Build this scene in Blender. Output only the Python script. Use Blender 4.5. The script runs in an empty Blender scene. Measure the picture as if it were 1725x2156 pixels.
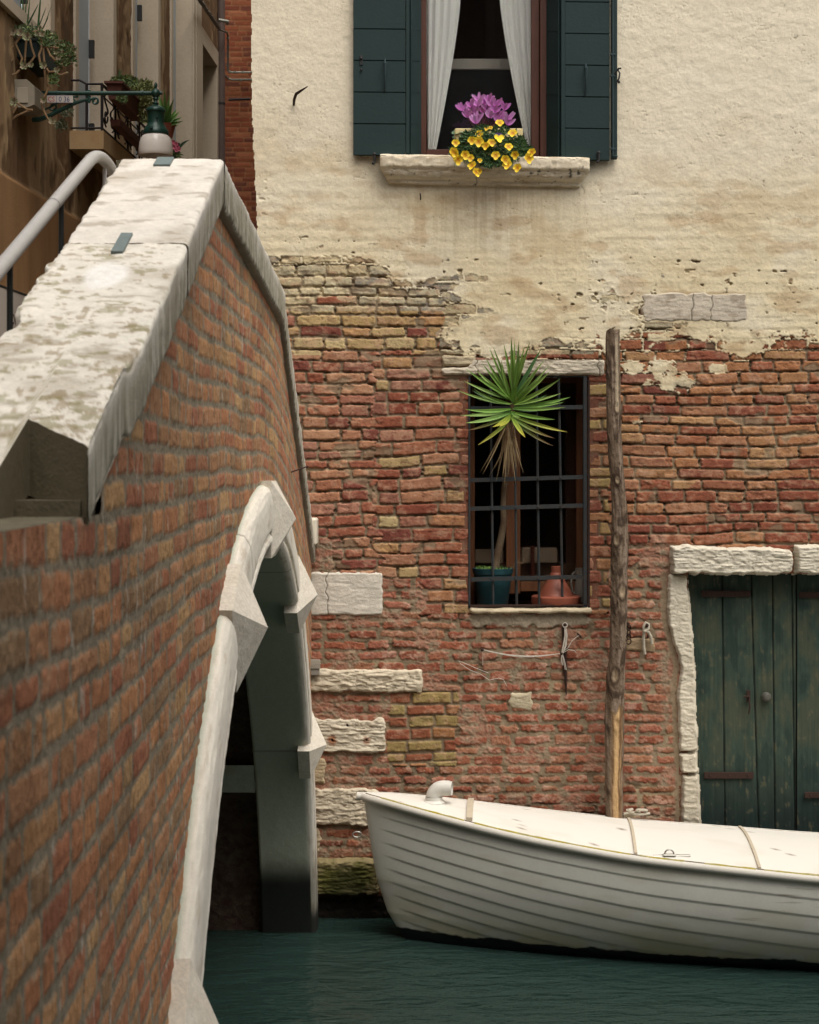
import bpy, math, random
import numpy as np
from mathutils import Vector, Matrix
R = math.radians
C = bpy.context.scene.collection
SC = bpy.context.scene
# ---------------------------------------------------------------- camera, world, sun, exposure
F = 3594.0      # focal length in px of a 1725-px-wide frame
E = 2.8         # eye height above the water
D = 10.4        # distance to the cream wall
cam = bpy.data.cameras.new("camera"); cam_o = bpy.data.objects.new("camera", cam); C.objects.link(cam_o)
cam.sensor_fit = 'HORIZONTAL'; cam.sensor_width = 36; cam.lens = 36*F/1725
cam.shift_y = -113/1725; cam.clip_end = 500; cam.clip_start = .05
cam_o.location = (0, 0, E); cam_o.rotation_euler = (R(90), 0, 0)
cam.dof.use_dof = True; cam.dof.focus_distance = 10.2; cam.dof.aperture_fstop = 13.0
SC.camera = cam_o
SUN_EL, SUN_AZ = R(62), R(150)      # azimuth clockwise from +Y
w = bpy.data.worlds.new("World"); SC.world = w; w.use_nodes = True
nt = w.node_tree; nt.nodes.clear()
sky = nt.nodes.new('ShaderNodeTexSky'); sky.sky_type = 'NISHITA'; sky.sun_disc = False
sky.sun_elevation = SUN_EL; sky.sun_rotation = SUN_AZ; sky.air_density = 1.0; sky.dust_density = 4.0; sky.ozone_density = .6
hs = nt.nodes.new('ShaderNodeHueSaturation'); hs.inputs['Saturation'].default_value = .28
tint = nt.nodes.new('ShaderNodeMixRGB'); tint.blend_type = 'MULTIPLY'; tint.inputs[0].default_value = 1; tint.inputs[2].default_value = (1.0, .982, .95, 1)
bg = nt.nodes.new('ShaderNodeBackground'); bg.inputs[1].default_value = .15
out = nt.nodes.new('ShaderNodeOutputWorld')
nt.links.new(sky.outputs[0], hs.inputs['Color']); nt.links.new(hs.outputs[0], tint.inputs[1]); nt.links.new(tint.outputs[0], bg.inputs[0]); nt.links.new(bg.outputs[0], out.inputs[0])
sl = bpy.data.lights.new("sun", 'SUN'); sl.energy = .95; sl.angle = R(50); sl.color = (1, .955, .88)
so = bpy.data.objects.new("sun", sl); C.objects.link(so)
sd = Vector((math.sin(SUN_AZ)*math.cos(SUN_EL), math.cos(SUN_AZ)*math.cos(SUN_EL), math.sin(SUN_EL)))
so.rotation_euler = sd.to_track_quat('Z', 'Y').to_euler(); so.location = (3, -6, 14)
vs = SC.view_settings; vs.view_transform = 'Standard'; vs.look = 'None'; vs.gamma = 1; vs.exposure = 0.88
SC.cycles.max_bounces = 7; SC.cycles.diffuse_bounces = 4; SC.cycles.transmission_bounces = 6

# ---------------------------------------------------------------- helpers
def P(px, py, d): return Vector(((px-862.5)*d/F, d, E+(965-py)*d/F))
def lin(c, k=.8):
    o = []
    for v in c[:3]:
        v = v/255; o.append(k*(v/12.92 if v <= .04045 else ((v+.055)/1.055)**2.4))
    return tuple(o)
MATS = {}
def mat(name, col=None, rough=.8, metal=0, bump=None, var=None, attr=False, k=.8, spec=.3, stretch=None, extra=None, **kw):
    m = bpy.data.materials.new(name); m.use_nodes = True; n = m.node_tree; N = n.nodes; L = n.links
    b = N['Principled BSDF']; b.inputs['Roughness'].default_value = rough; b.inputs['Metallic'].default_value = metal
    b.inputs['Specular IOR Level'].default_value = spec
    tc = N.new('ShaderNodeTexCoord'); mp = N.new('ShaderNodeMapping'); L.new(tc.outputs['Object'], mp.inputs[0])
    if stretch: mp.inputs['Scale'].default_value = stretch
    if attr:
        a = N.new('ShaderNodeAttribute'); a.attribute_name = 'Col'; src = a.outputs['Color']
    else:
        rgb = N.new('ShaderNodeRGB'); rgb.outputs[0].default_value = (*lin(col, k), 1); src = rgb.outputs[0]
    if var:   # (scale, amount, colour or None, detail)
        for v in (var if isinstance(var, list) else [var]):
            t = N.new('ShaderNodeTexNoise'); t.inputs['Scale'].default_value = v[0]; t.inputs['Detail'].default_value = 8; t.inputs['Roughness'].default_value = .65
            L.new(mp.outputs[0], t.inputs['Vector'])
            rp = N.new('ShaderNodeMapRange'); rp.inputs[1].default_value = v[3] if len(v) > 3 else .35; rp.inputs[2].default_value = v[4] if len(v) > 4 else .65
            L.new(t.outputs[0], rp.inputs[0])
            mx = N.new('ShaderNodeMixRGB')
            if v[2] is None:
                mx.blend_type = 'MULTIPLY'; mx.inputs[2].default_value = (1-v[1], 1-v[1], 1-v[1], 1); L.new(rp.outputs[0], mx.inputs[0])
            else:
                mu = N.new('ShaderNodeMath'); mu.operation = 'MULTIPLY'; mu.inputs[1].default_value = v[1]; L.new(rp.outputs[0], mu.inputs[0]); L.new(mu.outputs[0], mx.inputs[0])
                mx.inputs[2].default_value = (*lin(v[2], k), 1)
            L.new(src, mx.inputs[1]); src = mx.outputs[0]
    L.new(src, b.inputs['Base Color'])
    if bump:
        prev = None
        for (s, st) in (bump if isinstance(bump, list) else [bump]):
            t = N.new('ShaderNodeTexNoise'); t.inputs['Scale'].default_value = s; t.inputs['Detail'].default_value = 6; t.inputs['Roughness'].default_value = .6
            L.new(mp.outputs[0], t.inputs['Vector'])
            bn = N.new('ShaderNodeBump'); bn.inputs['Strength'].default_value = 1; bn.inputs['Distance'].default_value = st
            L.new(t.outputs[0], bn.inputs['Height'])
            if prev: L.new(prev, bn.inputs['Normal'])
            prev = bn.outputs[0]
        L.new(prev, b.inputs['Normal'])
    for kk, v in kw.items(): b.inputs[kk.replace('_', ' ')].default_value = v
    MATS[name] = m
    return m

def wloc(o):
    v = Vector((0, 0, 0))
    while o is not None: v = v + o.location; o = o.parent
    return v
def tag(o, label=None, cat=None, group=None, kind=None):
    if label: o['label'] = label
    if cat: o['category'] = cat
    if group: o['group'] = group
    if kind: o['kind'] = kind
    return o
def thing(name, loc, label, cat, group=None):
    o = bpy.data.objects.new(name, None); C.objects.link(o); o.location = loc; o.empty_display_size = .1
    return tag(o, label, cat, group)
def link_mesh(name, V, Fc, m, parent, cols=None, smooth=False, auto=None):
    V = np.asarray(V, dtype=np.float64).reshape(-1, 3)
    off = np.array(wloc(parent))
    own = V.mean(axis=0) if (parent is None and len(V)) else None
    me = bpy.data.meshes.new(name)
    if own is not None:
        own = np.array([own[0], own[1], V[:, 2].min()]); Vl = V-own
    else: Vl = V-off
    if isinstance(Fc, np.ndarray):
        nf = len(Fc); me.vertices.add(len(Vl)); me.vertices.foreach_set('co', Vl.astype(np.float32).ravel())
        me.loops.add(nf*4); me.loops.foreach_set('vertex_index', Fc.astype(np.int32).ravel())
        me.polygons.add(nf); me.polygons.foreach_set('loop_start', np.arange(0, nf*4, 4, dtype=np.int32))
        me.update(calc_edges=True)
    else:
        me.from_pydata([tuple(v) for v in Vl], [], Fc); me.update()
    me.polygons.foreach_set('use_smooth', np.full(len(me.polygons), bool(smooth)))
    if cols is not None:
        a = me.color_attributes.new('Col', 'FLOAT_COLOR', 'POINT')
        c4 = np.ones((len(V), 4), dtype=np.float32); c4[:, :3] = np.asarray(cols).reshape(-1, 3); a.data.foreach_set('color', c4.ravel())
    if m: me.materials.append(m)
    if auto is not None and smooth:
        try: me.set_sharp_from_angle(angle=R(auto))
        except Exception: pass
    o = bpy.data.objects.new(name, me); C.objects.link(o)
    if parent: o.parent = parent
    elif own is not None: o.location = own
    return o
class MB:
    def __init__(s): s.v = []; s.f = []; s.c = []; s.cc = None
    def add(s, vs, fs, col=None):
        n = len(s.v); s.v += [tuple(v) for v in vs]; s.f += [tuple(i+n for i in f) for f in fs]
        col = col or s.cc or (.5, .5, .5); s.c += [col]*len(vs); return s
    def box(s, a, b, col=None, ch=0.0):
        x0, y0, z0 = [min(a[i], b[i]) for i in range(3)]; x1, y1, z1 = [max(a[i], b[i]) for i in range(3)]
        c = min(ch, (x1-x0)*.45, (y1-y0)*.45, (z1-z0)*.45)
        if c <= 0:
            vs = [(x, y, z) for z in (z0, z1) for y in (y0, y1) for x in (x0, x1)]
            return s.add(vs, [(0, 2, 3, 1), (4, 5, 7, 6), (0, 1, 5, 4), (2, 6, 7, 3), (0, 4, 6, 2), (1, 3, 7, 5)], col)
        vs = []; idx = {}
        for i, x in enumerate((x0, x1)):
            for j, y in enumerate((y0, y1)):
                for k, z in enumerate((z0, z1)):
                    sx = c if i == 0 else -c; sy = c if j == 0 else -c; sz = c if k == 0 else -c
                    idx[i, j, k, 0] = len(vs); vs.append((x, y+sy, z+sz))
                    idx[i, j, k, 1] = len(vs); vs.append((x+sx, y, z+sz))
                    idx[i, j, k, 2] = len(vs); vs.append((x+sx, y+sy, z))
        I = lambda i, j, k, a: idx[i, j, k, a]
        fs = []
        for i in (0, 1):
            q = [I(i, 0, 0, 0), I(i, 0, 1, 0), I(i, 1, 1, 0), I(i, 1, 0, 0)]; fs.append(q if i == 0 else q[::-1])
            q = [I(0, i, 0, 1), I(1, i, 0, 1), I(1, i, 1, 1), I(0, i, 1, 1)]; fs.append(q if i == 0 else q[::-1])
            q = [I(0, 0, i, 2), I(0, 1, i, 2), I(1, 1, i, 2), I(1, 0, i, 2)]; fs.append(q if i == 0 else q[::-1])
        for i in (0, 1):
            for j in (0, 1):
                q = [I(i, j, 0, 0), I(i, j, 1, 0), I(i, j, 1, 1), I(i, j, 0, 1)]; fs.append(q if i != j else q[::-1])
                q = [I(i, 0, j, 0), I(i, 1, j, 0), I(i, 1, j, 2), I(i, 0, j, 2)]; fs.append(q if i == j else q[::-1])
                q = [I(0, i, j, 1), I(1, i, j, 1), I(1, i, j, 2), I(0, i, j, 2)]; fs.append(q if i != j else q[::-1])
        for i in (0, 1):
            for j in (0, 1):
                for k in (0, 1):
                    q = [I(i, j, k, 0), I(i, j, k, 1), I(i, j, k, 2)]; fs.append(q if (i+j+k) % 2 == 0 else q[::-1])
        return s.add(vs, fs, col)
    def tube(s, pts, rad, n=8, cap=True, col=None, flat=1.0, cols=None):
        pts = [Vector(p) for p in pts]; m = len(pts)
        rad = rad if isinstance(rad, (list, tuple)) else [rad]*m
        t0 = (pts[1]-pts[0]).normalized(); up = Vector((0, 0, 1)) if abs(t0.z) < .9 else Vector((1, 0, 0))
        nrm = t0.cross(up).normalized(); base = len(s.v); prev = t0
        for i, p in enumerate(pts):
            t = (pts[min(i+1, m-1)]-pts[max(i-1, 0)]).normalized()
            q = prev.rotation_difference(t); nrm = q @ nrm; nrm = (nrm-t*nrm.dot(t)).normalized(); prev = t
            b = t.cross(nrm)
            for k in range(n):
                a = 2*math.pi*k/n; s.v.append(tuple(p+(nrm*math.cos(a)+b*math.sin(a)*flat)*rad[i])); s.c.append((cols[i] if cols else col) or s.cc or (.5, .5, .5))
        for i in range(m-1):
            for k in range(n):
                a = base+i*n+k; b2 = base+i*n+(k+1) % n; s.f.append((a, b2, b2+n, a+n))
        if cap: s.f.append(tuple(base+k for k in range(n))[::-1]); s.f.append(tuple(base+(m-1)*n+k for k in range(n)))
        return s
    def lathe(s, prof, c, n=24, axis='z', col=None, cols=None):
        base = len(s.v); m = len(prof)
        for i, (r, h) in enumerate(prof):
            for k in range(n):
                a = 2*math.pi*k/n
                if axis == 'z': v = (c[0]+r*math.cos(a), c[1]+r*math.sin(a), c[2]+h)
                elif axis == 'y': v = (c[0]+r*math.cos(a), c[1]+h, c[2]+r*math.sin(a))
                else: v = (c[0]+h, c[1]+r*math.cos(a), c[2]+r*math.sin(a))
                s.v.append(v); s.c.append((cols[i] if cols else col) or s.cc or (.5, .5, .5))
        for i in range(m-1):
            for k in range(n):
                a = base+i*n+k; b = base+i*n+(k+1) % n; s.f.append((a, b, b+n, a+n))
        return s
    def ball(s, c, r, n=8, col=None, sc=(1, 1, 1)):
        c = Vector(c); base = len(s.v); m = n//2+1
        for i in range(m):
            th = math.pi*i/(m-1)
            for k in range(n):
                a = 2*math.pi*k/n; s.v.append((c.x+r*sc[0]*math.sin(th)*math.cos(a), c.y+r*sc[1]*math.sin(th)*math.sin(a), c.z+r*sc[2]*math.cos(th))); s.c.append(col or s.cc or (.5, .5, .5))
        for i in range(m-1):
            for k in range(n):
                a = base+i*n+k; b = base+i*n+(k+1) % n; s.f.append((a, a+n, b+n, b))
        return s
    def leaf(s, base, tip, wd, sag=(0, 0, 0), n=6, side=None, fold=.25, c0=None, c1=None, shape=None):
        base = Vector(base); tip = Vector(tip); sag = Vector(sag); t = (tip-base); L = t.length; tn = t.normalized()
        side = Vector(side) if side is not None else tn.cross(Vector((0, -1, 0)))
        if side.length < 1e-3: side = Vector((1, 0, 0))
        side = (side-tn*side.dot(tn)).normalized(); up = side.cross(tn)
        c0 = c0 or (.1, .3, .05); c1 = c1 or c0; b0 = len(s.v)
        for i in range(n+1):
            u = i/n; p = base+t*u+sag*(4*u*(1-u))*.5+sag*u*u*.5
            wv = wd*(shape(u) if shape else (math.sin(math.pi*(u**.6))*.9+.12*(1-u)))
            if i == n: wv = wd*.02
            cc = tuple(c0[k]*(1-u)+c1[k]*u for k in range(3)); cd = tuple(v*.82 for v in cc)
            s.v += [tuple(p-side*wv/2+up*wv*fold), tuple(p), tuple(p+side*wv/2+up*wv*fold)]; s.c += [cc, cd, cc]
        for i in range(n):
            a = b0+i*3; s.f += [(a, a+1, a+4, a+3), (a+1, a+2, a+5, a+4)]
        return s
    def prism(s, poly, y0, y1, col=None):   # polygon in x,z extruded along y
        n = len(poly); vs = [(x, y0, z) for x, z in poly]+[(x, y1, z) for x, z in poly]
        fs = [tuple(range(n))[::-1], tuple(range(n, 2*n))]+[(i, (i+1) % n, n+(i+1) % n, n+i) for i in range(n)]
        return s.add(vs, fs, col)
    def build(s, name, m, parent=None, smooth=False, auto=40, cols=False):
        return link_mesh(name, s.v, s.f, m, parent, cols=s.c if cols else None, smooth=smooth, auto=auto)
def grid_faces(ny, nx, keep=None):
    i = np.arange(ny*nx, dtype=np.int64).reshape(ny, nx)
    q = np.stack([i[:-1, :-1], i[:-1, 1:], i[1:, 1:], i[1:, :-1]], axis=-1)
    return q.reshape(-1, 4) if keep is None else q[keep]
def grid_mesh(name, X, Y, Z, m, parent, cols=None, keep=None, flip=False, smooth=True):
    ny, nx = X.shape; V = np.stack([X, Y, Z], -1).reshape(-1, 3); Fc = grid_faces(ny, nx, keep)
    if flip: Fc = Fc[:, ::-1]
    if keep is not None:
        used = np.zeros(len(V), bool); used[Fc.ravel()] = True; rm = np.cumsum(used)-1; Fc = rm[Fc]; V = V[used]
        if cols is not None: cols = cols.reshape(-1, 3)[used]
    return link_mesh(name, V, np.ascontiguousarray(Fc), m, parent, cols=None if cols is None else cols.reshape(-1, 3), smooth=smooth)
# --- value noise
def _h(ix, iy, seed):
    with np.errstate(over='ignore'):
        h = (ix.astype(np.int64)*374761393+iy.astype(np.int64)*668265263+seed*1274126177) & 0xffffffff
        h = ((h ^ (h >> 13))*1274126177) & 0xffffffff; h = h ^ (h >> 16)
    return (h & 0xffffff).astype(np.float32)/np.float32(0xffffff)*2-1
def vn(x, y, seed=0):
    x = np.asarray(x, np.float64); y = np.asarray(y, np.float64)
    fx = np.floor(x); fy = np.floor(y); tx = x-fx; ty = y-fy; tx = tx*tx*(3-2*tx); ty = ty*ty*(3-2*ty)
    ix = fx.astype(np.int64); iy = fy.astype(np.int64)
    a = _h(ix, iy, seed); b = _h(ix+1, iy, seed); c = _h(ix, iy+1, seed); d = _h(ix+1, iy+1, seed)
    return (a*(1-tx)+b*tx)*(1-ty)+(c*(1-tx)+d*tx)*ty
def fbm(x, y, o=4, seed=0, g=.5):
    r = 0; a = 1; t = 0
    for i in range(o): r = r+a*vn(x, y, seed+i*17); t += a; a *= g; x = x*2.03+11.3; y = y*2.03+5.7
    return r/t*1.5
def sst(a, b, x):
    t = np.clip((x-a)/(b-a), 0, 1); return t*t*(3-2*t)
def mixc(a, b, t): return a*(1-t[..., None])+b*t[..., None]
def A3(c, k=.8): return np.array(lin(c, k))

def bricks(x, y, seed, pitch, lens, joint=3.2, edge=1.2, rad=3.0, wob=3.0, jit=.12, shrink=.0, tiltamp=.02):
    """x right, y down in px units. returns dist inside brick edge (px), per-brick random table rows, course index"""
    rng = np.random.default_rng(seed)
    y2 = y+wob*fbm(x/160, y/160, 2, seed+1); x2 = x+1.5*vn(x/60, y/9, seed+2)
    ymin = y2.min()-pitch; nc = int((y2.max()-ymin)/pitch*1.3)+4
    hs_ = pitch*(1+jit*rng.standard_normal(nc).clip(-1.6, 1.6)); ed = ymin+np.concatenate([[0], np.cumsum(hs_)])
    ci = np.clip(np.searchsorted(ed, y2, 'right')-1, 0, nc-1)
    xmin = x2.min()-max(lens); span = x2.max()-xmin+2*max(lens); K = span*2
    S = []; Ln = []; Ci = []
    for c in range(nc):
        p = -rng.random()*max(lens)
        while p < span:
            l = lens[rng.integers(len(lens))]*(1+.07*rng.standard_normal()); S.append(c*K+p+max(lens)); Ln.append(l); Ci.append(c); p += l
    S = np.array(S); Ln = np.array(Ln); key = ci*K+(x2-xmin)+max(lens)*0
    S = S-max(lens)
    idx = np.clip(np.searchsorted(S, key, 'right')-1, 0, len(S)-1)
    T = rng.random((len(S), 10))
    lx = (key-S[idx])-Ln[idx]/2; ly = y2-(ed[ci]+ed[ci+1])/2
    ly = ly+lx*(T[idx, 0]-.5)*2*tiltamp+(T[idx, 1]-.5)*1.4; 
    hw = Ln[idx]/2-joint*(.4+.5*T[idx, 2])-shrink*T[idx, 3]; hh = hs_[ci]/2-joint*(.35+.45*T[idx, 4])-shrink*.4*T[idx, 5]
    rr = np.minimum(rad*(.6+.9*T[idx, 6]), hh*.95)
    qx = np.abs(lx)-hw+rr; qy = np.abs(ly)-hh+rr
    dd = -(np.sqrt(np.maximum(qx, 0)**2+np.maximum(qy, 0)**2)+np.minimum(np.maximum(qx, qy), 0)-rr)
    dd = dd+edge*fbm(x/7, y/5, 3, seed+5)
    return dd, T[idx], ci, lx, ly
def pal(T, cols, col=7):
    A = np.array([lin(c) for c in cols]); i = np.minimum((T[..., col]*len(cols)).astype(int), len(cols)-1); return A[i]


# ================================================================ CREAM BUILDING WALL (height field, px units of the wall plane: 345.6 px = 1 m)
REDS = [(160, 84, 64), (180, 112, 86), (150, 76, 64), (188, 126, 98), (172, 108, 90), (198, 142, 110), (136, 64, 58), (166, 92, 72), (158, 98, 84), (178, 120, 102), (190, 130, 100)]
DEEP = [(154, 76, 58), (166, 88, 66), (146, 68, 54), (174, 100, 74), (178, 108, 82), (192, 130, 92)]
ORNG = [(192, 128, 88), (184, 118, 80), (176, 104, 74), (198, 140, 98), (170, 92, 68), (204, 152, 108), (160, 84, 66), (186, 126, 94)]
YELL = [(208, 174, 124), (200, 164, 112), (214, 186, 138), (192, 154, 108), (200, 150, 104)]
PALE = [(202, 186, 158), (212, 196, 166), (184, 170, 148), (216, 200, 168), (198, 168, 134), (168, 158, 144), (206, 184, 148)]
ERO = [(178, 98, 74), (172, 92, 70), (188, 112, 86), (164, 86, 66), (180, 118, 92), (158, 80, 62), (186, 110, 90), (190, 126, 96)]
JAMB = [(192, 132, 92), (170, 92, 72), (204, 170, 112), (180, 112, 82), (160, 88, 72), (196, 156, 104), (182, 124, 90)]
OLIV = [(178, 150, 96), (150, 78, 56), (166, 92, 66), (186, 160, 104), (160, 80, 58), (176, 118, 78)]
MORT = (150, 132, 108)

def wall_field(px, py):
    sh = px.shape; x = px.ravel().astype(np.float64); y = py.ravel().astype(np.float64); n = len(x)
    h = np.zeros(n); col = np.zeros((n, 3)); bm = np.zeros(n)
    n1 = fbm(x/90, y/70, 4, 3); n2 = fbm(x/14, y/12, 4, 9); n3 = fbm(x/4.2, y/3.6, 3, 21); n4 = vn(x/2.1, y/1.9, 31)
    wig = 14*vn(y/24.0, x*0, 77)+6*vn(y/9., x*0, 78)
    # zones
    zone = np.zeros(n, int)
    zone[:] = 3
    lft = x < 795+wig
    zone[lft] = 1
    zone[(x >= 795+wig) & (x < 1110) & (y > 740)] = 2
    zone[(x < 930+wig) & (y < 746)] = 1
    zone[(x >= 930+wig) & (x < 1240) & (y < 745)] = 3
    jb = (x > 1236) & (x < 1285+wig*.5) & (y > 780) & (y < 1292); zone[jb] = 5
    low = (y > 1292+10*vn(x/40, y*0, 79)) | ((x > 1330+wig) & (y > 1143) & (x < 1460)) | ((x < 700) & (y > 1110+.6*(x-650))) | ((x > 1282) & (x < 1460) & (y > 1190+wig)) | ((x > 800) & (x < 900+wig) & (y > 1215))
    zone[low & ~((x > 935) & (x < 990) & (y < 1290)) & ~jb] = 4
    zone[(x > 818+wig*.4) & (x < 962+wig*.4) & (y > 1455) & (y < 1612)] = 6
    spec = {1: (101, 22.6, [84, 84, 62, 44, 70, 50], 2.7, 1.6, 3.6, .5, .03, REDS), 2: (202, 26.0, [92, 88, 60, 46], 3.2, 1.1, 3.0, 0, .015, REDS+DEEP),
            3: (303, 23.4, [96, 90, 66, 50, 60], 2.6, 1.3, 3.4, .2, .02, ORNG), 5: (505, 25.6, [92, 60, 90], 3.4, 1.1, 3.6, 0, .015, JAMB),
            4: (404, 21.8, [84, 76, 60, 50], 4.0, 2.6, 4.4, 3.4, .05, ERO), 6: (606, 23.0, [82, 60, 44], 3.6, .7, 3.0, 0, .0, OLIV)}
    for z, (seed, pitch, lens, joint, edge, rad, shr, tilt, pl) in spec.items():
        k = np.nonzero(zone == z)[0]
        if len(k) == 0: continue
        xx, yy = x[k], y[k]
        dd, T, ci, lx, ly = bricks(xx, yy, seed, pitch, lens, joint, edge, rad, 4.0, .09, shr, tilt)
        c = pal(T, pl)
        if z == 1:
            yel = (yy < 748) & (yy > 655) & (T[:, 8] < .68); c[yel] = pal(T[yel], YELL)
            pa = yy < 655; c[pa] = pal(T[pa], PALE)
            c[(yy < 748) & (yy > 620) & (T[:, 8] > .9)] = A3((172, 96, 74))
        if z == 2:
            yel = (T[:, 8] < .15); c[yel] = pal(T[yel], YELL)
        if z == 3:
            dp = (yy > 1015+30*vn(xx/60, yy*0, 5)) & (T[:, 8] < .9); c[dp] = pal(T[dp], DEEP)
            pa = (yy < 700) | ((xx < 1250) & (yy < 745)); c[pa] = pal(T[pa], PALE)
            sm = (xx < 1400) & (T[:, 8] < .3) & ~pa; c[sm] = pal(T[sm], REDS)
        if z == 4:
            br = (yy > 1655) & (T[:, 8] < .6); c[br] = c[br]*np.array([.74, .66, .55])
        c = mixc(c, A3((172, 138, 110)), np.full(len(k), .14))*(.97 if z == 1 else .88)*np.array([1, 1.07, 1.04])
        a, b, d, e = n1[k], n2[k], n3[k], n4[k]
        tl = (T[:, 9]-.5)
        c = c*(1+.16*tl[:, None]+(.15*b+.17*d+.08*e)[:, None])
        dust = sst(.1, .9, b+.5*d+(T[:, 6]-.5)*.8)*.5; c = mixc(c, A3((198, 156, 128)), dust)
        pit = sst(.55, .8, d+.4*e); c = mixc(c, A3((112, 62, 50))*np.ones_like(c), .45*sst(.2, .8, fbm(xx/11, yy/5, 4, 94))); c = mixc(c, A3((206, 168, 138))*np.ones_like(c), .38*sst(.25, .85, fbm(xx/18, yy/7, 4, 95)))
        hb = .0125+.006*(T[:, 2]-.5)+.004*(T[:, 5]-.5)+.0011*b+.0014*d+.0007*e-.004*pit
        c = c*(1-.3*pit)[:, None]
        chips = sst(.25, .9, fbm(xx/22, yy/16, 3, 55)+(T[:, 3]-.75)*1.2); hb = hb-.006*chips
        m = sst(-.8, 1.6, dd)
        prof = 1-np.clip(1-dd/2.6, 0, 1)**2
        mort = A3(MORT)*(1+.12*b+.12*d)[:, None]; mort = mixc(mort, A3((172, 154, 124)), sst(.1, .7, a)); mort = mixc(mort, A3((104, 84, 64)), .6*sst(0, .6, fbm(xx/26, yy/9, 3, 63)))
        dark = sst(.15, .75, fbm(xx/26, yy/9, 3, 63)+.15*(T[:, 4]-.5)); hm = -.001+.0014*b+.001*d-.013*dark*(0 if z == 6 else 1)
        if z == 4:
            ero = sst(.02, .5, fbm(xx/52, yy/42, 4, 71)+.34*sst(1000, 700, xx)+.12*(T[:, 8]-.5)+.08*b-.12)
            rough = .003*b+.0035*d+.0015*e+.004
            smear = mixc(A3((176, 132, 110))[None]*np.ones((len(k), 1)), A3((160, 144, 120)), sst(-.3, .5, b+.3*d))
            smear = smear*(1+.15*d+.12*e)[:, None]; smear = mixc(smear, c, sst(.0, .6, d+.5*e)*.5*m)
            salt = sst(.15, .8, b+.5*d+.3*a); c = mixc(c, A3((206, 168, 148)), .5*salt)
            hb = hb*.75+.0015*d+.001*e; hm = .003+.0016*b+.0016*d-.006*dark
            hh = (hb*prof*m+hm*(1-m))*(1-ero)+(rough+.0035*m)*ero
            cc = mixc(mixc(mort, c, m), smear, ero*.85)
        else:
            hh = hb*prof*m+hm*(1-m); cc = mixc(mort, c, m)
            lost = sst(.5, .75, fbm(xx/60, yy/34, 3, 88)+(.35 if z == 1 else .1)*(T[:, 8]-.5)); hh = hh*(1-.45*lost); cc = mixc(cc, mort*1.03, .75*lost)
            crm = sst(-.1, .5, fbm(xx/24, yy/12, 4, 91)+.3*d)*sst(690, 600, yy); cc = mixc(cc, A3((226, 208, 168))*np.ones_like(cc), .8*crm); soot = sst(.2, .7, fbm(xx/16, yy/9, 4, 92))*sst(700, 640, yy)*sst(820, 900, xx)*sst(1150, 1080, xx); cc = mixc(cc, A3((120, 114, 108))*np.ones_like(cc), .75*soot)
        h[k] = hh; col[k] = cc; bm[k] = m
    # ---- render (stucco)
    yb = np.interp(x, [500, 600, 640, 700, 760, 800, 850, 900, 925, 960, 1000, 1160, 1265, 1285, 1312, 1360, 1410, 1440, 1470, 1520, 1560, 1620, 1660, 1730, 1800, 2000, 2600],
                      [560, 566, 575, 572, 560, 590, 625, 640, 668, 700, 745, 748, 758, 795, 748, 752, 752, 722, 712, 716, 748, 722, 738, 752, 770, 762, 760])
    s = (yb-y)/32+.85*n1+.85*n2+.3*n3-1.25*bm*sst(110, -10, yb-y)+.25
    def isl(cx, cy, rx, ry, amp, p=1): 
        return amp*np.exp(-(((x-cx)/rx)**2+((y-cy)/ry)**2)**p)
    for (cx, cy, rx, ry) in [(700, 574, 70, 13), (770, 588, 34, 20), (930, 600, 26, 16), (1000, 585, 55, 18), (1045, 655, 48, 18), (960, 650, 50, 28), (890, 652, 50, 22), (1280, 628, 52, 34), (1350, 650, 20, 20), (1162, 728, 15, 14), (1395, 690, 36, 10), (1440, 713, 22, 8)]:
        s -= isl(cx, cy, rx, ry, 5.5)*(.55+.7*bm+.7*n2)
    for (cx, cy, rx, ry) in [(688, 968, 26, 16), (704, 1000, 12, 12), (1418, 806, 42, 22), (1390, 780, 22, 16), (1350, 888, 24, 13), (1352, 912, 16, 6), (1565, 728, 40, 16), (1512, 776, 20, 10), (1330, 775, 22, 12), (1470, 700, 60, 14), (1030, 700, 80, 40), (1100, 640, 60, 60), (850, 800, 0.1, .1)]:
        s += isl(cx, cy, rx, ry, 6.5)*(1+.8*n2)-.0
    s = s+np.where(y < 540, 4, 0)
    flk = fbm(x/17, y/10, 3, 120); s -= 9*sst(.78, .9, flk+.22*vn(x/120, y/90, 121))*sst(330, 560, y)*sst(0, 40, yb-y)
    # deep chips + spalled area left edge
    pitL = sst(.45, .7, fbm(x/7, y/7, 2, 90))*np.exp(-((x-555)/12)**2)*sst(350, 390, y)*sst(470, 440, y)
    S = sst(-.12, .22, s)
    und = .5*n1+.5*fbm(x/38, y/22, 4, 44)
    course = np.sin(2*np.pi*(y+6*fbm(x/150, y/150, 2, 8))/23.5)*.0006*sst(300, 500, y)
    hs = .0135+.0022*und*(.6+.6*sst(1100, 1500, x))+.0010*fbm(x/26, y/14, 3, 46)+.0010*n2+.00045*n3+.0004*n4+course-.006*pitL+.0014*h/.0125*sst(300, 640, y)*.5
    hs += .0025*np.exp(-(s-.4)**2*4)*sst(300, 500, y)
    # rounded spots and small cracks
    ck = np.abs(fbm(x/75, y/60, 4, 131)); crack = sst(.010, .0, ck)*sst(.05, .5, fbm(x/160, y/140, 2, 133)); hs -= .0035*crack
    ck2 = np.abs(fbm(x/60+3, y/16, 3, 141)); crack2 = sst(.02, .0, ck2)*sst(.25, .6, fbm(x/120, y/90, 2, 143)); hs -= .003*crack2
    t = sst(260, 620, y)
    c1 = A3((244, 232, 206)); c2 = A3((239, 223, 186))
    sc = c1*(1-t)[:, None]+c2*t[:, None]
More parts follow.
